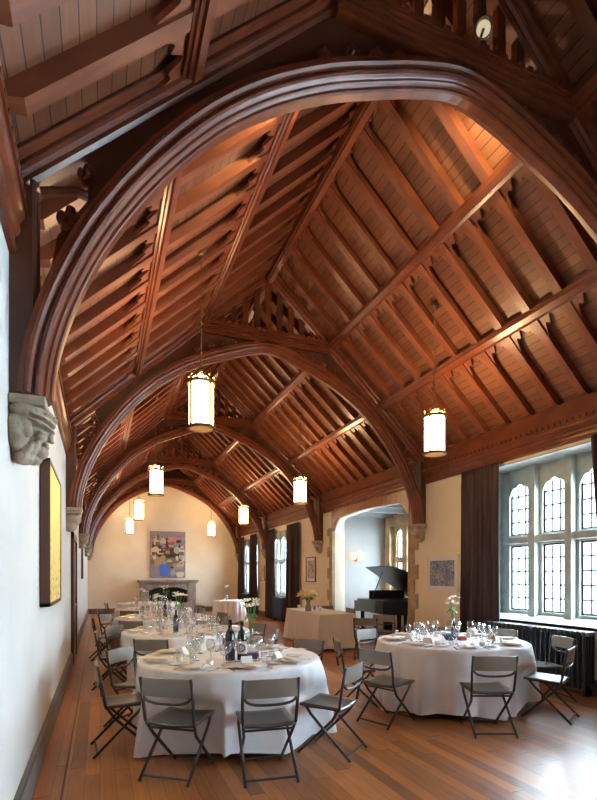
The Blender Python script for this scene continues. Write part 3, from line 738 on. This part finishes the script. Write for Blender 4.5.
rnd_ = random.Random(5)
COLS = [(.07, .03, .03), (.42, .27, .12), (.62, .52, .36), (.18, .05, .05), (.30, .25, .33), (.55, .46, .38), (.20, .12, .07), (.35, .45, .40), (.5, .4, .22)]
for i in range(46):
    cx_, cz_ = rnd_.uniform(-.66, .66), rnd_.uniform(-.62, .78); a_, b_ = rnd_.uniform(.04, .16), rnd_.uniform(.03, .12)
    patch(cx_-a_, cx_+a_, cz_-b_, cz_+b_, rnd_.choice(COLS), .022+.0004*i, n=7)

# ------------------------------------------------------------------ fireplace
f = tag(empty('stone_fireplace', (2.77, YB, 0)), 'grey brown stone fireplace with plain mantel below the abstract canvas', 'fireplace')
m = MB(); m.box(-1.28, 1.28, -.46, -.001, 1.33, 1.42); m.box(-1.22, 1.22, -.40, -.001, 1.27, 1.33); part(m, 'mantel_shelf', M_HEARTH, f, bevel=.01)
for s_ in (-1, 1):
    m = MB(); a, b = sorted((s_*1.18, s_*.82)); m.box(a, b, -.34, -.001, 0, 1.27); m.box(a-.03, b+.03, -.37, -.001, 0, .18); part(m, 'jamb', M_HEARTH, f, bevel=.01)
A_, B_ = [], []
for i in range(21):
    t = i/20; x = -.82+1.64*t; A_.append((x, 1.27)); B_.append((x, 1.12-.16*abs(2*t-1)**2.4))
part(MB().band(A_, B_, lambda p: (p[0], -.33, p[1]), lambda p: (p[0], -.001, p[1])), 'lintel', M_HEARTH, f)
part(MB().box(-.82, .82, -.05, -.001, 0, 1.14), 'firebox', M_FIRE, f)
m = MB(); m.box(-1.3, 1.3, -.9, -.37, 0, .05); part(m, 'hearth_slab', M_HEARTH, f)

# ------------------------------------------------------------------ piano
p = tag(empty('grand_piano', (7.0, 10.75, 0), R(-8)), 'black grand piano with raised lid in the alcove beyond the archway', 'piano')
OUT = [(-.74, 1.05), (.74, 1.05), (.74, -.2), (.70, -.6), (.55, -.9), (.3, -1.02), (.02, -.98), (-.15, -.75), (-.28, -.35), (-.46, -.02), (-.68, .2), (-.74, .45)]
OUT = [(-x, y) for x, y in OUT]
part(MB().prism(OUT, lambda q: (q[0], q[1], .66), lambda q: (q[0], q[1], .98)), 'case', M_BLACK, p, bevel=.01)
part(MB().box(-.74, .74, 1.05, 1.27, .64, .74).box(-.74, -.66, 1.05, 1.27, .64, .92).box(.66, .74, 1.05, 1.27, .64, .92), 'key_bed', M_BLACK, p)
kb_ = bpy.data.objects['key_bed']
part(MB().box(-.64, .64, 1.1, 1.26, .74, .76), 'keys', M_IVORY, kb_)
for x, y in ((-.62, .95), (.62, .95), (.38, -.78)):
    x = -x; part(MB().tube([(x, y, .66), (x, y, .3), (x, y, .06), (x, y, 0)], [.06, .045, .035, .045], 10), 'leg', M_BLACK, p)
part(MB().box(-.12, .12, .7, .78, .12, .66), 'pedal_lyre', M_BLACK, p)
piv = Matrix.Translation((.74, 0, 1.0)) @ Matrix.Rotation(R(33), 4, 'Y')
lid = MB().prism([(x-.74, y) for x, y in OUT], lambda q: piv @ Vector((q[0], q[1], 0)), lambda q: piv @ Vector((q[0], q[1], .025)))
lid_ = part(lid, 'lid', M_BLACK, p)
tip = piv @ Vector((-1.25, .35, 0)); part(MB().tube([(-.60, .35, .98), tip], .012, 6), 'prop_stick', M_BLACK, lid_)
part(MB().box(-.5, .5, .78, .80, .98, 1.2), 'music_desk', M_BLACK, p)

# sconce
s = tag(empty('wall_sconce', (6.98, AY1, 2.05)), 'brass wall sconce with two glowing shades on the alcove wall', 'wall lamp')
part(MB().lathe([(0, -.03), (.05, -.02), (.05, 0), (0, 0)], 14, M=Matrix.Rotation(R(90), 4, 'X')), 'backplate', M_BRASS, s)
for k in (-1, 1):
    ar_ = part(MB().tube([(0, -.02, -.02), (k*.06, -.09, -.09), (k*.13, -.1, -.04), (k*.13, -.1, .02)], .008, 6), 'arm', M_BRASS, s)
    part(MB().lathe([(.045, .02), (.075, .08), (.07, .18), (.05, .2)], 16, o=(k*.13, -.1, 0)), 'shade', M_SCONCE, ar_, smooth=True)

# ------------------------------------------------------------------ folding chair
def make_chair():
    c = empty('folding_chair')
    # front of the chair is +Y
    m = MB(); V, F = [], []; n = 8
    for j in range(n+1):
        for i in range(n+1):
            x = (i/n-.5)*.41; y = -.18+.38*j/n; z = .455-.012*math.cos((i/n-.5)*math.pi)-.015*(1-j/n)
            V.append((x, y, z))
    for j in range(n):
        for i in range(n): F.append((j*(n+1)+i, j*(n+1)+i+1, (j+1)*(n+1)+i+1, (j+1)*(n+1)+i))
    o = part(m.add(V, F), 'seat', M_SEAT, c, smooth=True, fix=False); q = o.modifiers.new('t', 'SOLIDIFY'); q.thickness = .022
    A_, B_ = [], []
    for i in range(13):
        t = i/12*2-1; yb = -.225-.02*(1-t*t)
        A_.append((t*.205, .79-.004*t*t, yb)); B_.append((t*.205, .648, yb+.01))
    part(MB().band(A_, B_, lambda q: (q[0], q[2]-.008, q[1]), lambda q: (q[0], q[2]+.008, q[1])), 'backrest', M_PANEL, c)
    pts = [(math.sin(t*math.pi/2)*.2, -.21-.015*(1-t*t), .655-.062*(1-abs(t)**2.5)) for t in [k/8-1 for k in range(17)]]
    part(MB().tube(pts, .011, 8), 'back_bar', M_CHAIR, c, smooth=True)
    for s_ in (-1, 1):
        part(MB().tube([(s_*.212, -.235, .79), (s_*.212, -.20, .62), (s_*.205, -.175, .45), (s_*.185, -.10, .33), (s_*.175, .23, .012)], .0125, 8), 'back_leg', M_CHAIR, c, smooth=True)
        part(MB().tube([(s_*.19, .15, .435), (s_*.195, .10, .37), (s_*.20, -.27, .012)], .0125, 8), 'front_leg', M_CHAIR, c, smooth=True)
        part(MB().tube([(s_*.198, -.16, .43), (s_*.198, .16, .43)], .009, 6), 'seat_rail', M_CHAIR, c)
    for y, z, hw in ((-.235, .045, .195), (.19, .05, .18), (-.14, .385, .19)):
        part(MB().tube([(-hw, y, z), (hw, y, z)], .009, 6), 'crossbar', M_CHAIR, c)
    return c
CH = make_chair(); NCH = [0]
def chair(bx, by, tx, ty, label, group, off=.225, twist=0):
    """bx,by: middle of the backrest; the chair faces tx,ty"""
    d_ = Vector((tx-bx, ty-by, 0)).normalized(); bx -= d_.x*.05; by -= d_.y*.05; rz = math.atan2(-d_.x, d_.y)+R(twist)
    o = CH if NCH[0] == 0 else copy_tree(CH); NCH[0] += 1
    f_ = Vector((-math.sin(rz), math.cos(rz), 0))
    o.location = (bx+f_.x*off, by+f_.y*off, 0); o.rotation_euler = (0, 0, rz)
    tag(o, label, 'chair', group); return o

# ------------------------------------------------------------------ round tables
def cloth_mesh(R0, seed, zt=.765, zb=.05, folds=13):
    rnd = random.Random(seed); n = 168; V, F = [], []
    ph = rnd.uniform(0, 6); am = [rnd.uniform(.5, 1.15) for _ in range(40)]
    rings = [(0, 0)]+[(R0*q, 0) for q in (.3, .6, .85, .96)]
    prof = [(R0*.99, .001), (R0+.004, .008), (R0+.01, .03)]+[(R0+.012, zt-zt+.03+(zt-zb-.03)*k/12) for k in range(1, 13)]
    levels = [(r, 0) for r, _ in rings[1:]]+prof
    V.append((0, 0, zt))
    for li, (r, dz) in enumerate(levels):
        v = max(0, (dz-.02)/(zt-zb))
        for i in range(n):
            t = 2*math.pi*i/n; k = int((t*folds/(2*math.pi)) % folds)
            wv = math.sin(t*folds+ph+1.1*math.sin(2*t+seed)+.5*math.sin(5*t+seed*2))
            wv = math.copysign(abs(wv)**.75, wv); amp = (.010+.12*v**.8)*(.75+.35*math.sin(3*t+seed)) if v > 0 else 0
            rr = r+amp*(.3+.7*wv)+.0*v+(amp*.25*math.sin(2*t*folds+seed) if v > 0 else 0)
            z = zt-dz-(.03*math.sin(4*(t+seed))*v)
            V.append((rr*math.cos(t), rr*math.sin(t), z))
    for i in range(n): F.append((0, 1+i, 1+(i+1) % n))
    for li in range(len(levels)-1):
        for i in range(n): F.append((1+li*n+i, 1+(li+1)*n+i, 1+(li+1)*n+(i+1) % n, 1+li*n+(i+1) % n))
    return MB().add(V, F)
TABLES = {}
def round_table(cx, cy, r, seed, nm):
    t = tag(empty('round_table', (cx, cy, 0)), 'round folding table hidden under the cloth of the %s' % nm, 'table', 'round dining tables')
    part(MB().lathe([(r-.01, .735), (r, .74), (r, .755), (r-.01, .76)], 40), 'tabletop', M_WOODD, t)
    for a in (.8, 2.4, 3.9, 5.5): part(MB().tube([(r*.6*math.cos(a), r*.6*math.sin(a), .735), (r*.62*math.cos(a), r*.62*math.sin(a), 0)], .018, 8), 'leg', M_CHAIR, t)
    TABLES[nm] = (cx, cy, r, seed)
T1 = (1.2, 4.85, .875); T2 = (4.05, 5.07, .90); T3 = (1.2, 7.5, .915); T4 = (1.17, 10.2, .915); T5 = (1.25, 13.0, .915); T6 = (1.4, 15.9, .9); T7 = (4.05, 16.6, .5)
N1 = 'nearest round table'; N2 = 'round table by the radiator'; N3 = 'second round table of the long row'; N4 = 'third round table of the long row'; N5 = 'fourth round table of the long row'; N6 = 'farthest round table of the long row'; N7 = 'small high table by the far windows'
for t_, nm, sd in ((T1, N1, 3), (T2, N2, 5), (T3, N3, 8), (T4, N4, 11), (T5, N5, 14), (T6, N6, 17), (T7, N7, 21)): round_table(*t_, sd, nm)

G = 'folding chairs at the '
def polar(T, ang, d_): return T[0]+d_*math.cos(R(ang)), T[1]+d_*math.sin(R(ang))
CHAIRS = []
def put(T, nm, pos, desc, twist=0):
    CHAIRS.append(chair(pos[0], pos[1], T[0], T[1], desc, G+nm, twist=twist))
put(T1, N1, (.49, 3.90), 'grey folding chair in front of nearest round table, back to us, toward white wall', 0)
put(T1, N1, (1.19, 3.60), 'grey folding chair in front of the nearest round table, its back squarely to us', -6)
put(T1, N1, (2.02, 3.90), 'grey folding chair seen from the side at the floor-open end of nearest round table', 0)
put(T1, N1, (.03, 4.78), 'folding chair with side to us between nearest round table and white wall', 0)
put(T1, N1, (.24, 5.62), 'folding chair with bluish backrest, behind the side-on chair near white wall')
put(T1, N1, (2.32, 5.60), 'grey folding chair behind nearest round table, toward the side table')
put(T1, N1, (1.62, 6.05), 'folding chair directly behind the wine bottles of nearest round table')
put(T3, N3, (.60, 6.38), 'dark folding chair showing its back at the front of the second row table')
put(T3, N3, polar(T3, 178, 1.2), 'folding chair at second row table on its white-wall side')
put(T3, N3, polar(T3, 140, 1.25), 'folding chair with pale blue backrest behind the second row table, white-wall side')
put(T3, N3, polar(T3, 20, 1.25), 'folding chair at the open floor side of the second row table')
put(T3, N3, polar(T3, 65, 1.25), 'folding chair at the back of second row table, toward the windows')
put(T3, N3, polar(T3, -25, 1.28), 'folding chair at second row table turned toward its bottle, window side')
put(T4, N4, polar(T4, 238, 1.22), 'dark folding chair in front of the third row table')
put(T4, N4, polar(T4, 185, 1.25), 'folding chair at the white-wall side of the third row table')
put(T4, N4, polar(T4, 145, 1.25), 'folding chair behind the third row table near the white wall')
put(T4, N4, polar(T4, -35, 1.25), 'folding chair at the front window side of the third row table')
put(T4, N4, polar(T4, 15, 1.25), 'folding chair at the window side of the third row table')
put(T5, N5, polar(T5, 240, 1.22), 'dark folding chair in front of the fourth row table')
put(T5, N5, polar(T5, 185, 1.25), 'folding chair at the white-wall side of the fourth row table')
put(T5, N5, polar(T5, -35, 1.25), 'folding chair at the front window side of the fourth row table')
put(T5, N5, polar(T5, 20, 1.25), 'folding chair at the window side of the fourth row table')
put(T6, N6, polar(T6, 190, 1.2), 'folding chair at the white-wall side of the farthest row table')
put(T6, N6, polar(T6, -40, 1.2), 'folding chair at the window side of the farthest row table')
put(T2, N2, (2.70, 4.56), 'folding chair with back to us at the aisle side of the radiator table', 0)
put(T2, N2, (3.55, 3.82), 'folding chair squarely in front of the radiator table, olive grey backrest')
put(T2, N2, (4.68, 3.96), 'folding chair seen from the side at window end of radiator table, light on seat')
put(T2, N2, (5.44, 4.70), 'folding chair between radiator and table with brightly lit white seat')
put(T2, N2, (3.62, 6.36), 'folding chair with pale blue backrest behind the radiator table, aisle side')
put(T2, N2, (4.85, 6.25), 'folding chair behind the radiator table, half hidden by its flower bottle')
put(T2, N2, (5.42, 5.68), 'folding chair with its back against the radiator behind the table')
put(T2, N2, (2.72, 5.45), 'folding chair on the aisle side of radiator table, farther from us, seen edge-on', 0)
chair(5.55, 12.1, 5.55, 13.5, 'folding chair with grey back beside the far end of the side table', 'spare folding chairs by the archway')
chair(5.75, 10.9, 7.0, 10.9, 'folding chair with grey back standing in the archway before the piano', 'spare folding chairs by the archway')
chair(5.35, 8.75, 6.2, 9.6, 'dark folding chair before the piano nearest the archway pier', 'spare folding chairs by the archway')
chair(4.6, 8.2, 5.4, 9.4, 'dark folding chair standing alone between side table and radiator table', 'spare folding chairs by the archway')

# the cloths, pushed in where a chair's seat and legs stand against them
def smooth(a, b, x): t = max(0, min(1, (x-a)/(b-a))); return t*t*(3-2*t)
for nm, (cx, cy, r, seed) in TABLES.items():
    mb = cloth_mesh(r, seed); V = []
    for q in mb.v:
        p_ = Vector((q[0]+cx, q[1]+cy, q[2]))
        for ch in CHAIRS:
            if (ch.location-Vector((cx, cy, 0))).length > 1.8: continue
            rz = ch.rotation_euler.z; f_ = Vector((-math.sin(rz), math.cos(rz), 0)); sd = Vector((f_.y, -f_.x, 0)); dl = p_-ch.location
            yl, xl = dl.dot(f_), dl.dot(sd)
            if -.3 < yl < .275 and p_.z < .56: p_ = p_+f_*((.275-yl)*(1-smooth(.225, .34, abs(xl)))*(1-smooth(.48, .56, p_.z)))
        V.append((p_.x-cx, p_.y-cy, p_.z))
    mb.v = V; o = mb.build('tablecloth', M_CLOTH, smooth=True, loc=(cx, cy, 0), fix=True)
    tag(o, 'white linen cloth falling in folds over the %s' % nm, 'tablecloth', 'white tablecloths')

# side table with straight cloth
ang = math.atan2(-.0, 1)
st = tag(empty('side_table', (4.72, 10.62, 0), R(-3)), 'rectangular serving table under the pale cloth before the archway', 'table')
part(MB().box(-.40, .40, -1.13, 1.13, .73, .757), 'tabletop', M_WOODD, st)
for x in (-.33, .33):
    for y in (-1.0, 1.0): part(MB().tube([(x, y, .73), (x, y, 0)], .02, 8), 'leg', M_CHAIR, st)
V, F = [], []; hw, hl = .42, 1.15; per = []
n = 40
for a, b in (((-hw, -hl), (hw, -hl)), ((hw, -hl), (hw, hl)), ((hw, hl), (-hw, hl)), ((-hw, hl), (-hw, -hl))):
    nn = 24 if abs(a[0]-b[0]) > .1 else 54
    for k in range(nn): t = k/nn; per.append((a[0]+(b[0]-a[0])*t, a[1]+(b[1]-a[1])*t, t))
m_ = len(per)
for v in range(11):
    z = .766-(.72*v/10)
    for i, (x, y, t) in enumerate(per):
        cr = 1-min(1, min(t, 1-t)*5); off = v/10*(.02+.05*cr)+(.016*math.sin(i*.9)+.012*math.sin(i*.37+1))*v/10
        l = math.hypot(x/hw, y/hl); V.append((x+off*(1 if x > 0 else -1)*(abs(x) > hw-.01), y+off*(1 if y > 0 else -1)*(abs(y) > hl-.01), z))
for v in range(10):
    for i in range(m_): F.append((v*m_+i, (v+1)*m_+i, (v+1)*m_+(i+1) % m_, v*m_+(i+1) % m_))
F.append(tuple(range(m_)))
o = MB().add(V, F).build('tablecloth', mat('pale_linen', (.82, .80, .77), .85, spec=.15), smooth=False, loc=(4.72, 10.62, 0)); o.rotation_euler.z = R(-3)
tag(o, 'pale cloth hanging to the floor over the rectangular side table', 'tablecloth', 'white tablecloths')

# ------------------------------------------------------------------ tableware
TZ = .767
def proto_plate():
    return MB().lathe([(0, .004), (.075, .004), (.09, .008), (.135, .018), (.137, .021), (.09, .013), (.07, .009), (0, .009)], 28).build('dinner_plate', M_CHINA, smooth=True)
def proto_glass(h=.2, rb=.038, name='wine_glass'):
    r = empty(name)
    part(MB().lathe([(0, 0), (.034, .001), (.034, .004), (.006, .010), (.004, .02), (.004, h*.42), (.008, h*.45)], 14), 'foot_and_stem', M_WINE, r, smooth=True)
    part(MB().lathe([(.006, h*.45), (rb*.7, h*.52), (rb, h*.68), (rb*.95, h*.85), (rb*.82, h)], 14), 'bowl', M_WINE, r, smooth=True)
    return r
def proto_tumbler():
    return MB().lathe([(0, .002), (.028, .002), (.033, .1)], 14).build('water_tumbler', M_WINE, smooth=True)
def proto_napkin():
    m = MB(); m.box(-.045, .045, -.10, .10, 0, .012); m.box(-.043, .043, -.095, .08, .012, .020); return m.build('folded_napkin', M_NAP, bevel=.003)
def proto_knife():
    m = MB(); m.box(-.006, .006, -.11, 0, 0, .004); m.prism([(-.007, 0), (.009, 0), (.009, .09), (.002, .115), (-.007, .1)], lambda p: (p[0], p[1], .0), lambda p: (p[0], p[1], .003)); return m.build('table_knife', M_STEEL)
def proto_fork():
    m = MB(); m.box(-.005, .005, -.10, .04, 0, .004); m.box(-.012, .012, .04, .05, 0, .004)
    for k in (-.011, -.0035, .004): m.box(k, k+.004, .05, .095, 0, .003)
    return m.build('table_fork', M_STEEL)
def proto_card():
    m = MB(); m.prism([(-.045, 0), (0, .075), (.045, 0), (.042, 0), (0, .070), (-.042, 0)], lambda p: (-.05, p[0], p[1]), lambda p: (.05, p[0], p[1])); return m.build('place_card', M_PAPER)
def proto_side():
    return MB().lathe([(0, .003), (.05, .003), (.085, .012), (.086, .014), (.05, .007), (0, .006)], 22).build('side_plate', M_CHINA, smooth=True)
def proto_menu(): return MB().box(-.06, .06, -.09, .09, 0, .0015).build('menu_sheet', M_PAPER)
def proto_tea(): return MB().lathe([(0, 0), (.028, 0), (.032, .05), (.028, .05), (.024, .035), (0, .035)], 14).build('tea_light', M_CHINA, smooth=True)
PR = {}
for k_, fn in (('dinner_plate', proto_plate), ('wine_glass', proto_glass), ('water_tumbler', proto_tumbler), ('folded_napkin', proto_napkin), ('table_knife', proto_knife), ('table_fork', proto_fork), ('place_card', proto_card), ('side_plate', proto_side), ('menu_sheet', proto_menu), ('tea_light', proto_tea)):
    PR[k_] = fn()
seen = set()
DESC = {'dinner_plate': ('white dinner plate', 'plate'), 'wine_glass': ('clear stemmed wine glass', 'wine glass'), 'water_tumbler': ('clear straight water tumbler', 'tumbler'), 'folded_napkin': ('cream folded napkin', 'napkin'),
        'table_knife': ('steel table knife', 'knife'), 'table_fork': ('steel table fork', 'fork'), 'place_card': ('white folded card', 'card'), 'side_plate': ('small white side plate', 'side plate'), 'menu_sheet': ('white menu sheet', 'menu'), 'tea_light': ('small white candle cup', 'candle')}
def lay(kind, x, y, rz, label, nm, z=TZ, s=1.0):
    o = PR[kind] if kind not in seen else copy_tree(PR[kind]); seen.add(kind)
    o.location = (x, y, z); o.rotation_euler = (0, 0, rz); o.scale = (s, s, s)
    tag(o, DESC[kind][0]+label, DESC[kind][1], DESC[kind][1]+'s on the '+nm); return o
SEATS = {N1: [(232, 'front seat toward white wall'), (270, 'middle front seat'), (312, 'front seat toward open floor'), (183, 'side-on chair by the white wall'), (142, 'bluish-backed chair'), (35, 'back seat toward the side table'), (72, 'seat behind the bottles'), (108, 'far seat facing us')],
         N2: [(200, 'aisle-side chair with back to us'), (248, 'chair squarely in front'), (300, 'side-on window-end chair'), (345, 'brightly lit seat by the radiator'), (22, 'seat against the radiator'), (60, 'back seat near the curtain'), (110, 'pale blue back chair'), (160, 'farther aisle-side chair')]}
for nm, T in ((N3, T3), (N4, T4)):
    SEATS[nm] = [(a, d_) for a, d_ in ((240, 'front seat toward white wall'), (285, 'front middle seat'), (330, 'front seat toward the windows'), (180, 'white-wall side seat'), (138, 'rear seat toward white wall'), (90, 'rear middle seat'), (50, 'rear seat toward the windows'), (12, 'window-side seat'))]
for nm, T in ((N5, T5), (N6, T6)):
    SEATS[nm] = [(a, d_) for a, d_ in ((240, 'front seat toward white wall'), (300, 'front seat toward the windows'), (180, 'white-wall side seat'), (0, 'window-side seat'), (90, 'rear seat'))]
for nm, T in ((N1, T1), (N2, T2), (N3, T3), (N4, T4), (N5, T5), (N6, T6)):
    rnd = random.Random(len(nm)*7); cx, cy, r = T
    short = {N1: ', nearest round table, ', N2: ', radiator table, ', N3: ', second row table, ', N4: ', third row table, ', N5: ', fourth row table, ', N6: ', farthest row table, '}[nm]
    for a, d_ in SEATS[nm]:
        A = R(a); e = Vector((math.cos(A), math.sin(A))); sd = Vector((-e.y, e.x)); rz = math.atan2(e.x, -e.y)
        def P_(rad, side): return cx+e.x*rad+sd.x*side, cy+e.y*rad+sd.y*side
        j = rnd.uniform(-.02, .02)
        lb = short+d_
        x, y = P_(r-.18, j); lay('dinner_plate', x, y, rz, lb, nm)
        x, y = P_(r-.50, .14+j); lay('wine_glass', x, y, rz, lb, nm)
        x, y = P_(r-.40, -.16-j); lay('water_tumbler' if rnd.random() < .5 else 'wine_glass', x, y, rz, (lb if False else short+d_+', outer'), nm, s=.9)
        if nm in (N1, N2, N3):
            x, y = P_(r-.18, j); lay('folded_napkin', x, y, rz+rnd.uniform(-.6, .6), lb, nm, TZ+.010)
            x, y = P_(r-.17, -.17); lay('table_knife', x, y, rz+rnd.uniform(-.15, .15), lb, nm)
            x, y = P_(r-.17, .17); lay('table_fork', x, y, rz+rnd.uniform(-.15, .15), lb, nm)
        x, y = P_(r-.52, -.04+j); lay('wine_glass', x, y, rz, short+d_+', innermost', nm, s=1.05)
        if nm in (N1, N2, N3, N4):
            x, y = P_(r-.30, .27); lay('side_plate', x, y, rz, lb, nm)
        if nm in (N1, N2) and rnd.random() < .6:
            x, y = P_(r-.42, -.30); lay('tea_light', x, y, rz, lb, nm)
        if nm in (N1, N2) and rnd.random() < .6:
            x, y = P_(r-.12, -.30); lay('menu_sheet', x, y, rz+rnd.uniform(-.8, .8), lb, nm)
        if nm in (N1, N2) and rnd.random() < .7:
            x, y = P_(r-.36, .02); lay('place_card', x, y, rz, lb, nm)

def bottle(x, y, label, grp=None, z=TZ, letter=None, s=1.0, lab=True):
    b = tag(empty('wine_bottle', (x, y, z), R(-15)), label, 'bottle', 'dark wine bottles'); b.scale = (s, s, s)
    part(MB().lathe([(0, 0), (.037, 0), (.038, .01), (.038, .19), (.032, .215), (.016, .245), (.014, .30), (.016, .303), (.016, .312), (0, .312)], 20), 'glass_body', M_BOTTLE, b, smooth=True)
    if lab: part(MB().lathe([(.0385, .05), (.0385, .15)], 20), 'paper_label', M_PAPER if letter else mat('navy_label', (.05, .05, .14), .5), b, smooth=True)
    if letter:
        cu = bpy.data.curves.new('label_letter', 'FONT'); cu.body = letter; cu.size = .085; cu.extrude = .0012; cu.align_x = 'CENTER'
        t_ = bpy.data.objects.new('lettering', cu); me = bpy.data.meshes.new_from_object(t_); bpy.data.objects.remove(t_); o = bpy.data.objects.new('label_letter', me); C.objects.link(o); o.parent = b; o.location = (0, -.0405, .07); o.rotation_euler = (R(90), 0, 0); me.materials.clear(); me.materials.append(M_LEAD)
def flowers(x, y, label, z=TZ, vh=.2, fh=.42, n=6, spread=.10, pm=M_PETAL, vase=None, vr=.035, fs=1.0, seed=1):
    f_ = tag(empty('vase_of_flowers', (x, y, z)), label, 'flowers', 'vases of flowers'); rnd = random.Random(seed)
    part(MB().lathe([(0, 0), (vr, 0), (vr*1.05, vh*.5), (vr*.5, vh*.8), (vr*.55, vh)], 16), 'vase', vase or M_WINE, f_, smooth=True)
    for k in range(n):
        a = 2*math.pi*k/n+rnd.uniform(-.3, .3); q = rnd.uniform(.35, 1)*spread; h = fh*rnd.uniform(.8, 1.0)
        p0 = Vector((0, 0, vh*.5)); p2 = Vector((q*math.cos(a), q*math.sin(a), h)); p1 = Vector((q*.3*math.cos(a), q*.3*math.sin(a), vh+.05))
        s_ = part(MB().tube([p0, p1, p2], .003, 5), 'stem', M_GREEN, f_)
        m = MB(); nd = (p2-p1).normalized()
        rot = nd.to_track_quat('Z', 'Y').to_matrix().to_4x4()
        for g in range(6):
            b_ = 2*math.pi*g/6; M_ = rot @ Matrix.Rotation(b_, 4, 'Z') @ Matrix.Rotation(R(-28), 4, 'Y')
            c_ = M_ @ Vector((.03*fs, 0, 0)); m.ball(p2+c_, (.034*fs, .016*fs, .005), 8, 5, M_)
        part(m, 'blossom', pm, s_, smooth=True)
        m = MB(); c_ = (p1+p2)/2; M_ = Matrix.Rotation(a+1, 4, 'Z') @ Matrix.Rotation(R(50), 4, 'Y'); m.ball(c_+M_ @ Vector((.035, 0, 0)), (.04, .012, .003), 8, 5, M_); part(m, 'leaf', M_GREEN, s_, smooth=True)
bottle(1.14, 4.62, 'dark wine bottle with navy label at the centre of the nearest round table', s=1.22)
bottle(1.25, 4.60, 'dark wine bottle with white lettered label at the centre of the nearest round table', letter='D', s=1.18)
bottle(1.01, 7.3, 'dark wine bottle on the second round table of the long row')
bottle(1.2, 10.2, 'dark wine bottle on the third round table of the long row')
flowers(1.47, 5.05, 'tall white flowers and greenery behind the bottles of nearest round table', fh=.55, vh=.24, n=9, spread=.12, fs=.85, seed=4, pm=M_PETAL)
flowers(1.12, 7.75, 'white and green flowers on the second round table of the long row', seed=6, fh=.55)
flowers(1.1, 10.4, 'pale flowers on the third round table of the long row', seed=8, fh=.45)
flowers(1.0, 13.1, 'white flowers on the fourth round table of the long row', seed=9, fh=.5, spread=.16)
flowers(1.9, 15.9, 'white flowers on the farthest round table before the fireplace', seed=12, fh=.5, spread=.16)
flowers(3.95, 16.5, 'single tall white flowers on the small table by the far windows', seed=11, fh=.5, n=4, spread=.06)
flowers(4.35, 5.40, 'pale pink and white flowers in a dark bottle on the radiator table', seed=5, vh=.24, fh=.52, n=10, spread=.085, vase=M_BOTTLE, vr=.03, fs=.8, pm=mat('blush_petal', (.82, .72, .68), .6))
flowers(4.45, 10.6, 'round bunch of cream roses in a grey vase on the side table', seed=3, vh=.2, fh=.42, n=24, spread=.19, pm=M_PETALY, vase=mat('grey_vase', (.3, .27, .24), .4), vr=.07, fs=1.9)
# small centre pieces
o = MB().lathe([(0, .004), (.05, .004), (.085, .05), (.095, .075), (.088, .075), (.045, .012), (0, .012)], 20).build('blue_bowl', M_BLUE, smooth=True, loc=(4.02, 5.05, TZ)); tag(o, 'small blue glazed bowl beside the flower bottle on the radiator table', 'bowl')
o = MB().box(-.05, .05, -.035, .035, 0, .05).build('red_box', M_RED, loc=(4.16, 5.0, TZ), bevel=.008); tag(o, 'little red box next to the blue bowl on radiator table', 'box')
o = MB().box(-.055, .055, -.03, .03, 0, .06).build('purple_box', M_PURPLE, loc=(1.36, 4.62, TZ), bevel=.004); tag(o, 'small purple box beside the lettered bottle on the nearest round table', 'box')
o = MB().ball((0, 0, .045), (.08, .06, .05), 14, 9).build('bread_bun', M_PAPER, smooth=True, loc=(4.70, 5.45, TZ)); tag(o, 'white rounded napkin bundle toward the curtain on the radiator table', 'napkin')
o.name = 'napkin_bundle'
for i, (x, y, mm, lb) in enumerate([(4.6, 11.55, M_CHINA, 'white'), (4.75, 10.95, mat('lilac', (.4, .36, .6), .4), 'lilac'), (4.8, 10.7, M_CHINA, 'plain white')]):
    o = MB().lathe([(0, .0), (.03, 0), (.045, .09), (.04, .09), (.026, .01), (0, .01)], 14).build('cup', mm, smooth=True, loc=(x, y, TZ)); tag(o, '%s cup standing on the side table %s' % (lb, ('at its far end', 'next to the cream roses', 'nearer us than the roses')[i]), 'cup', 'cups on the side table')
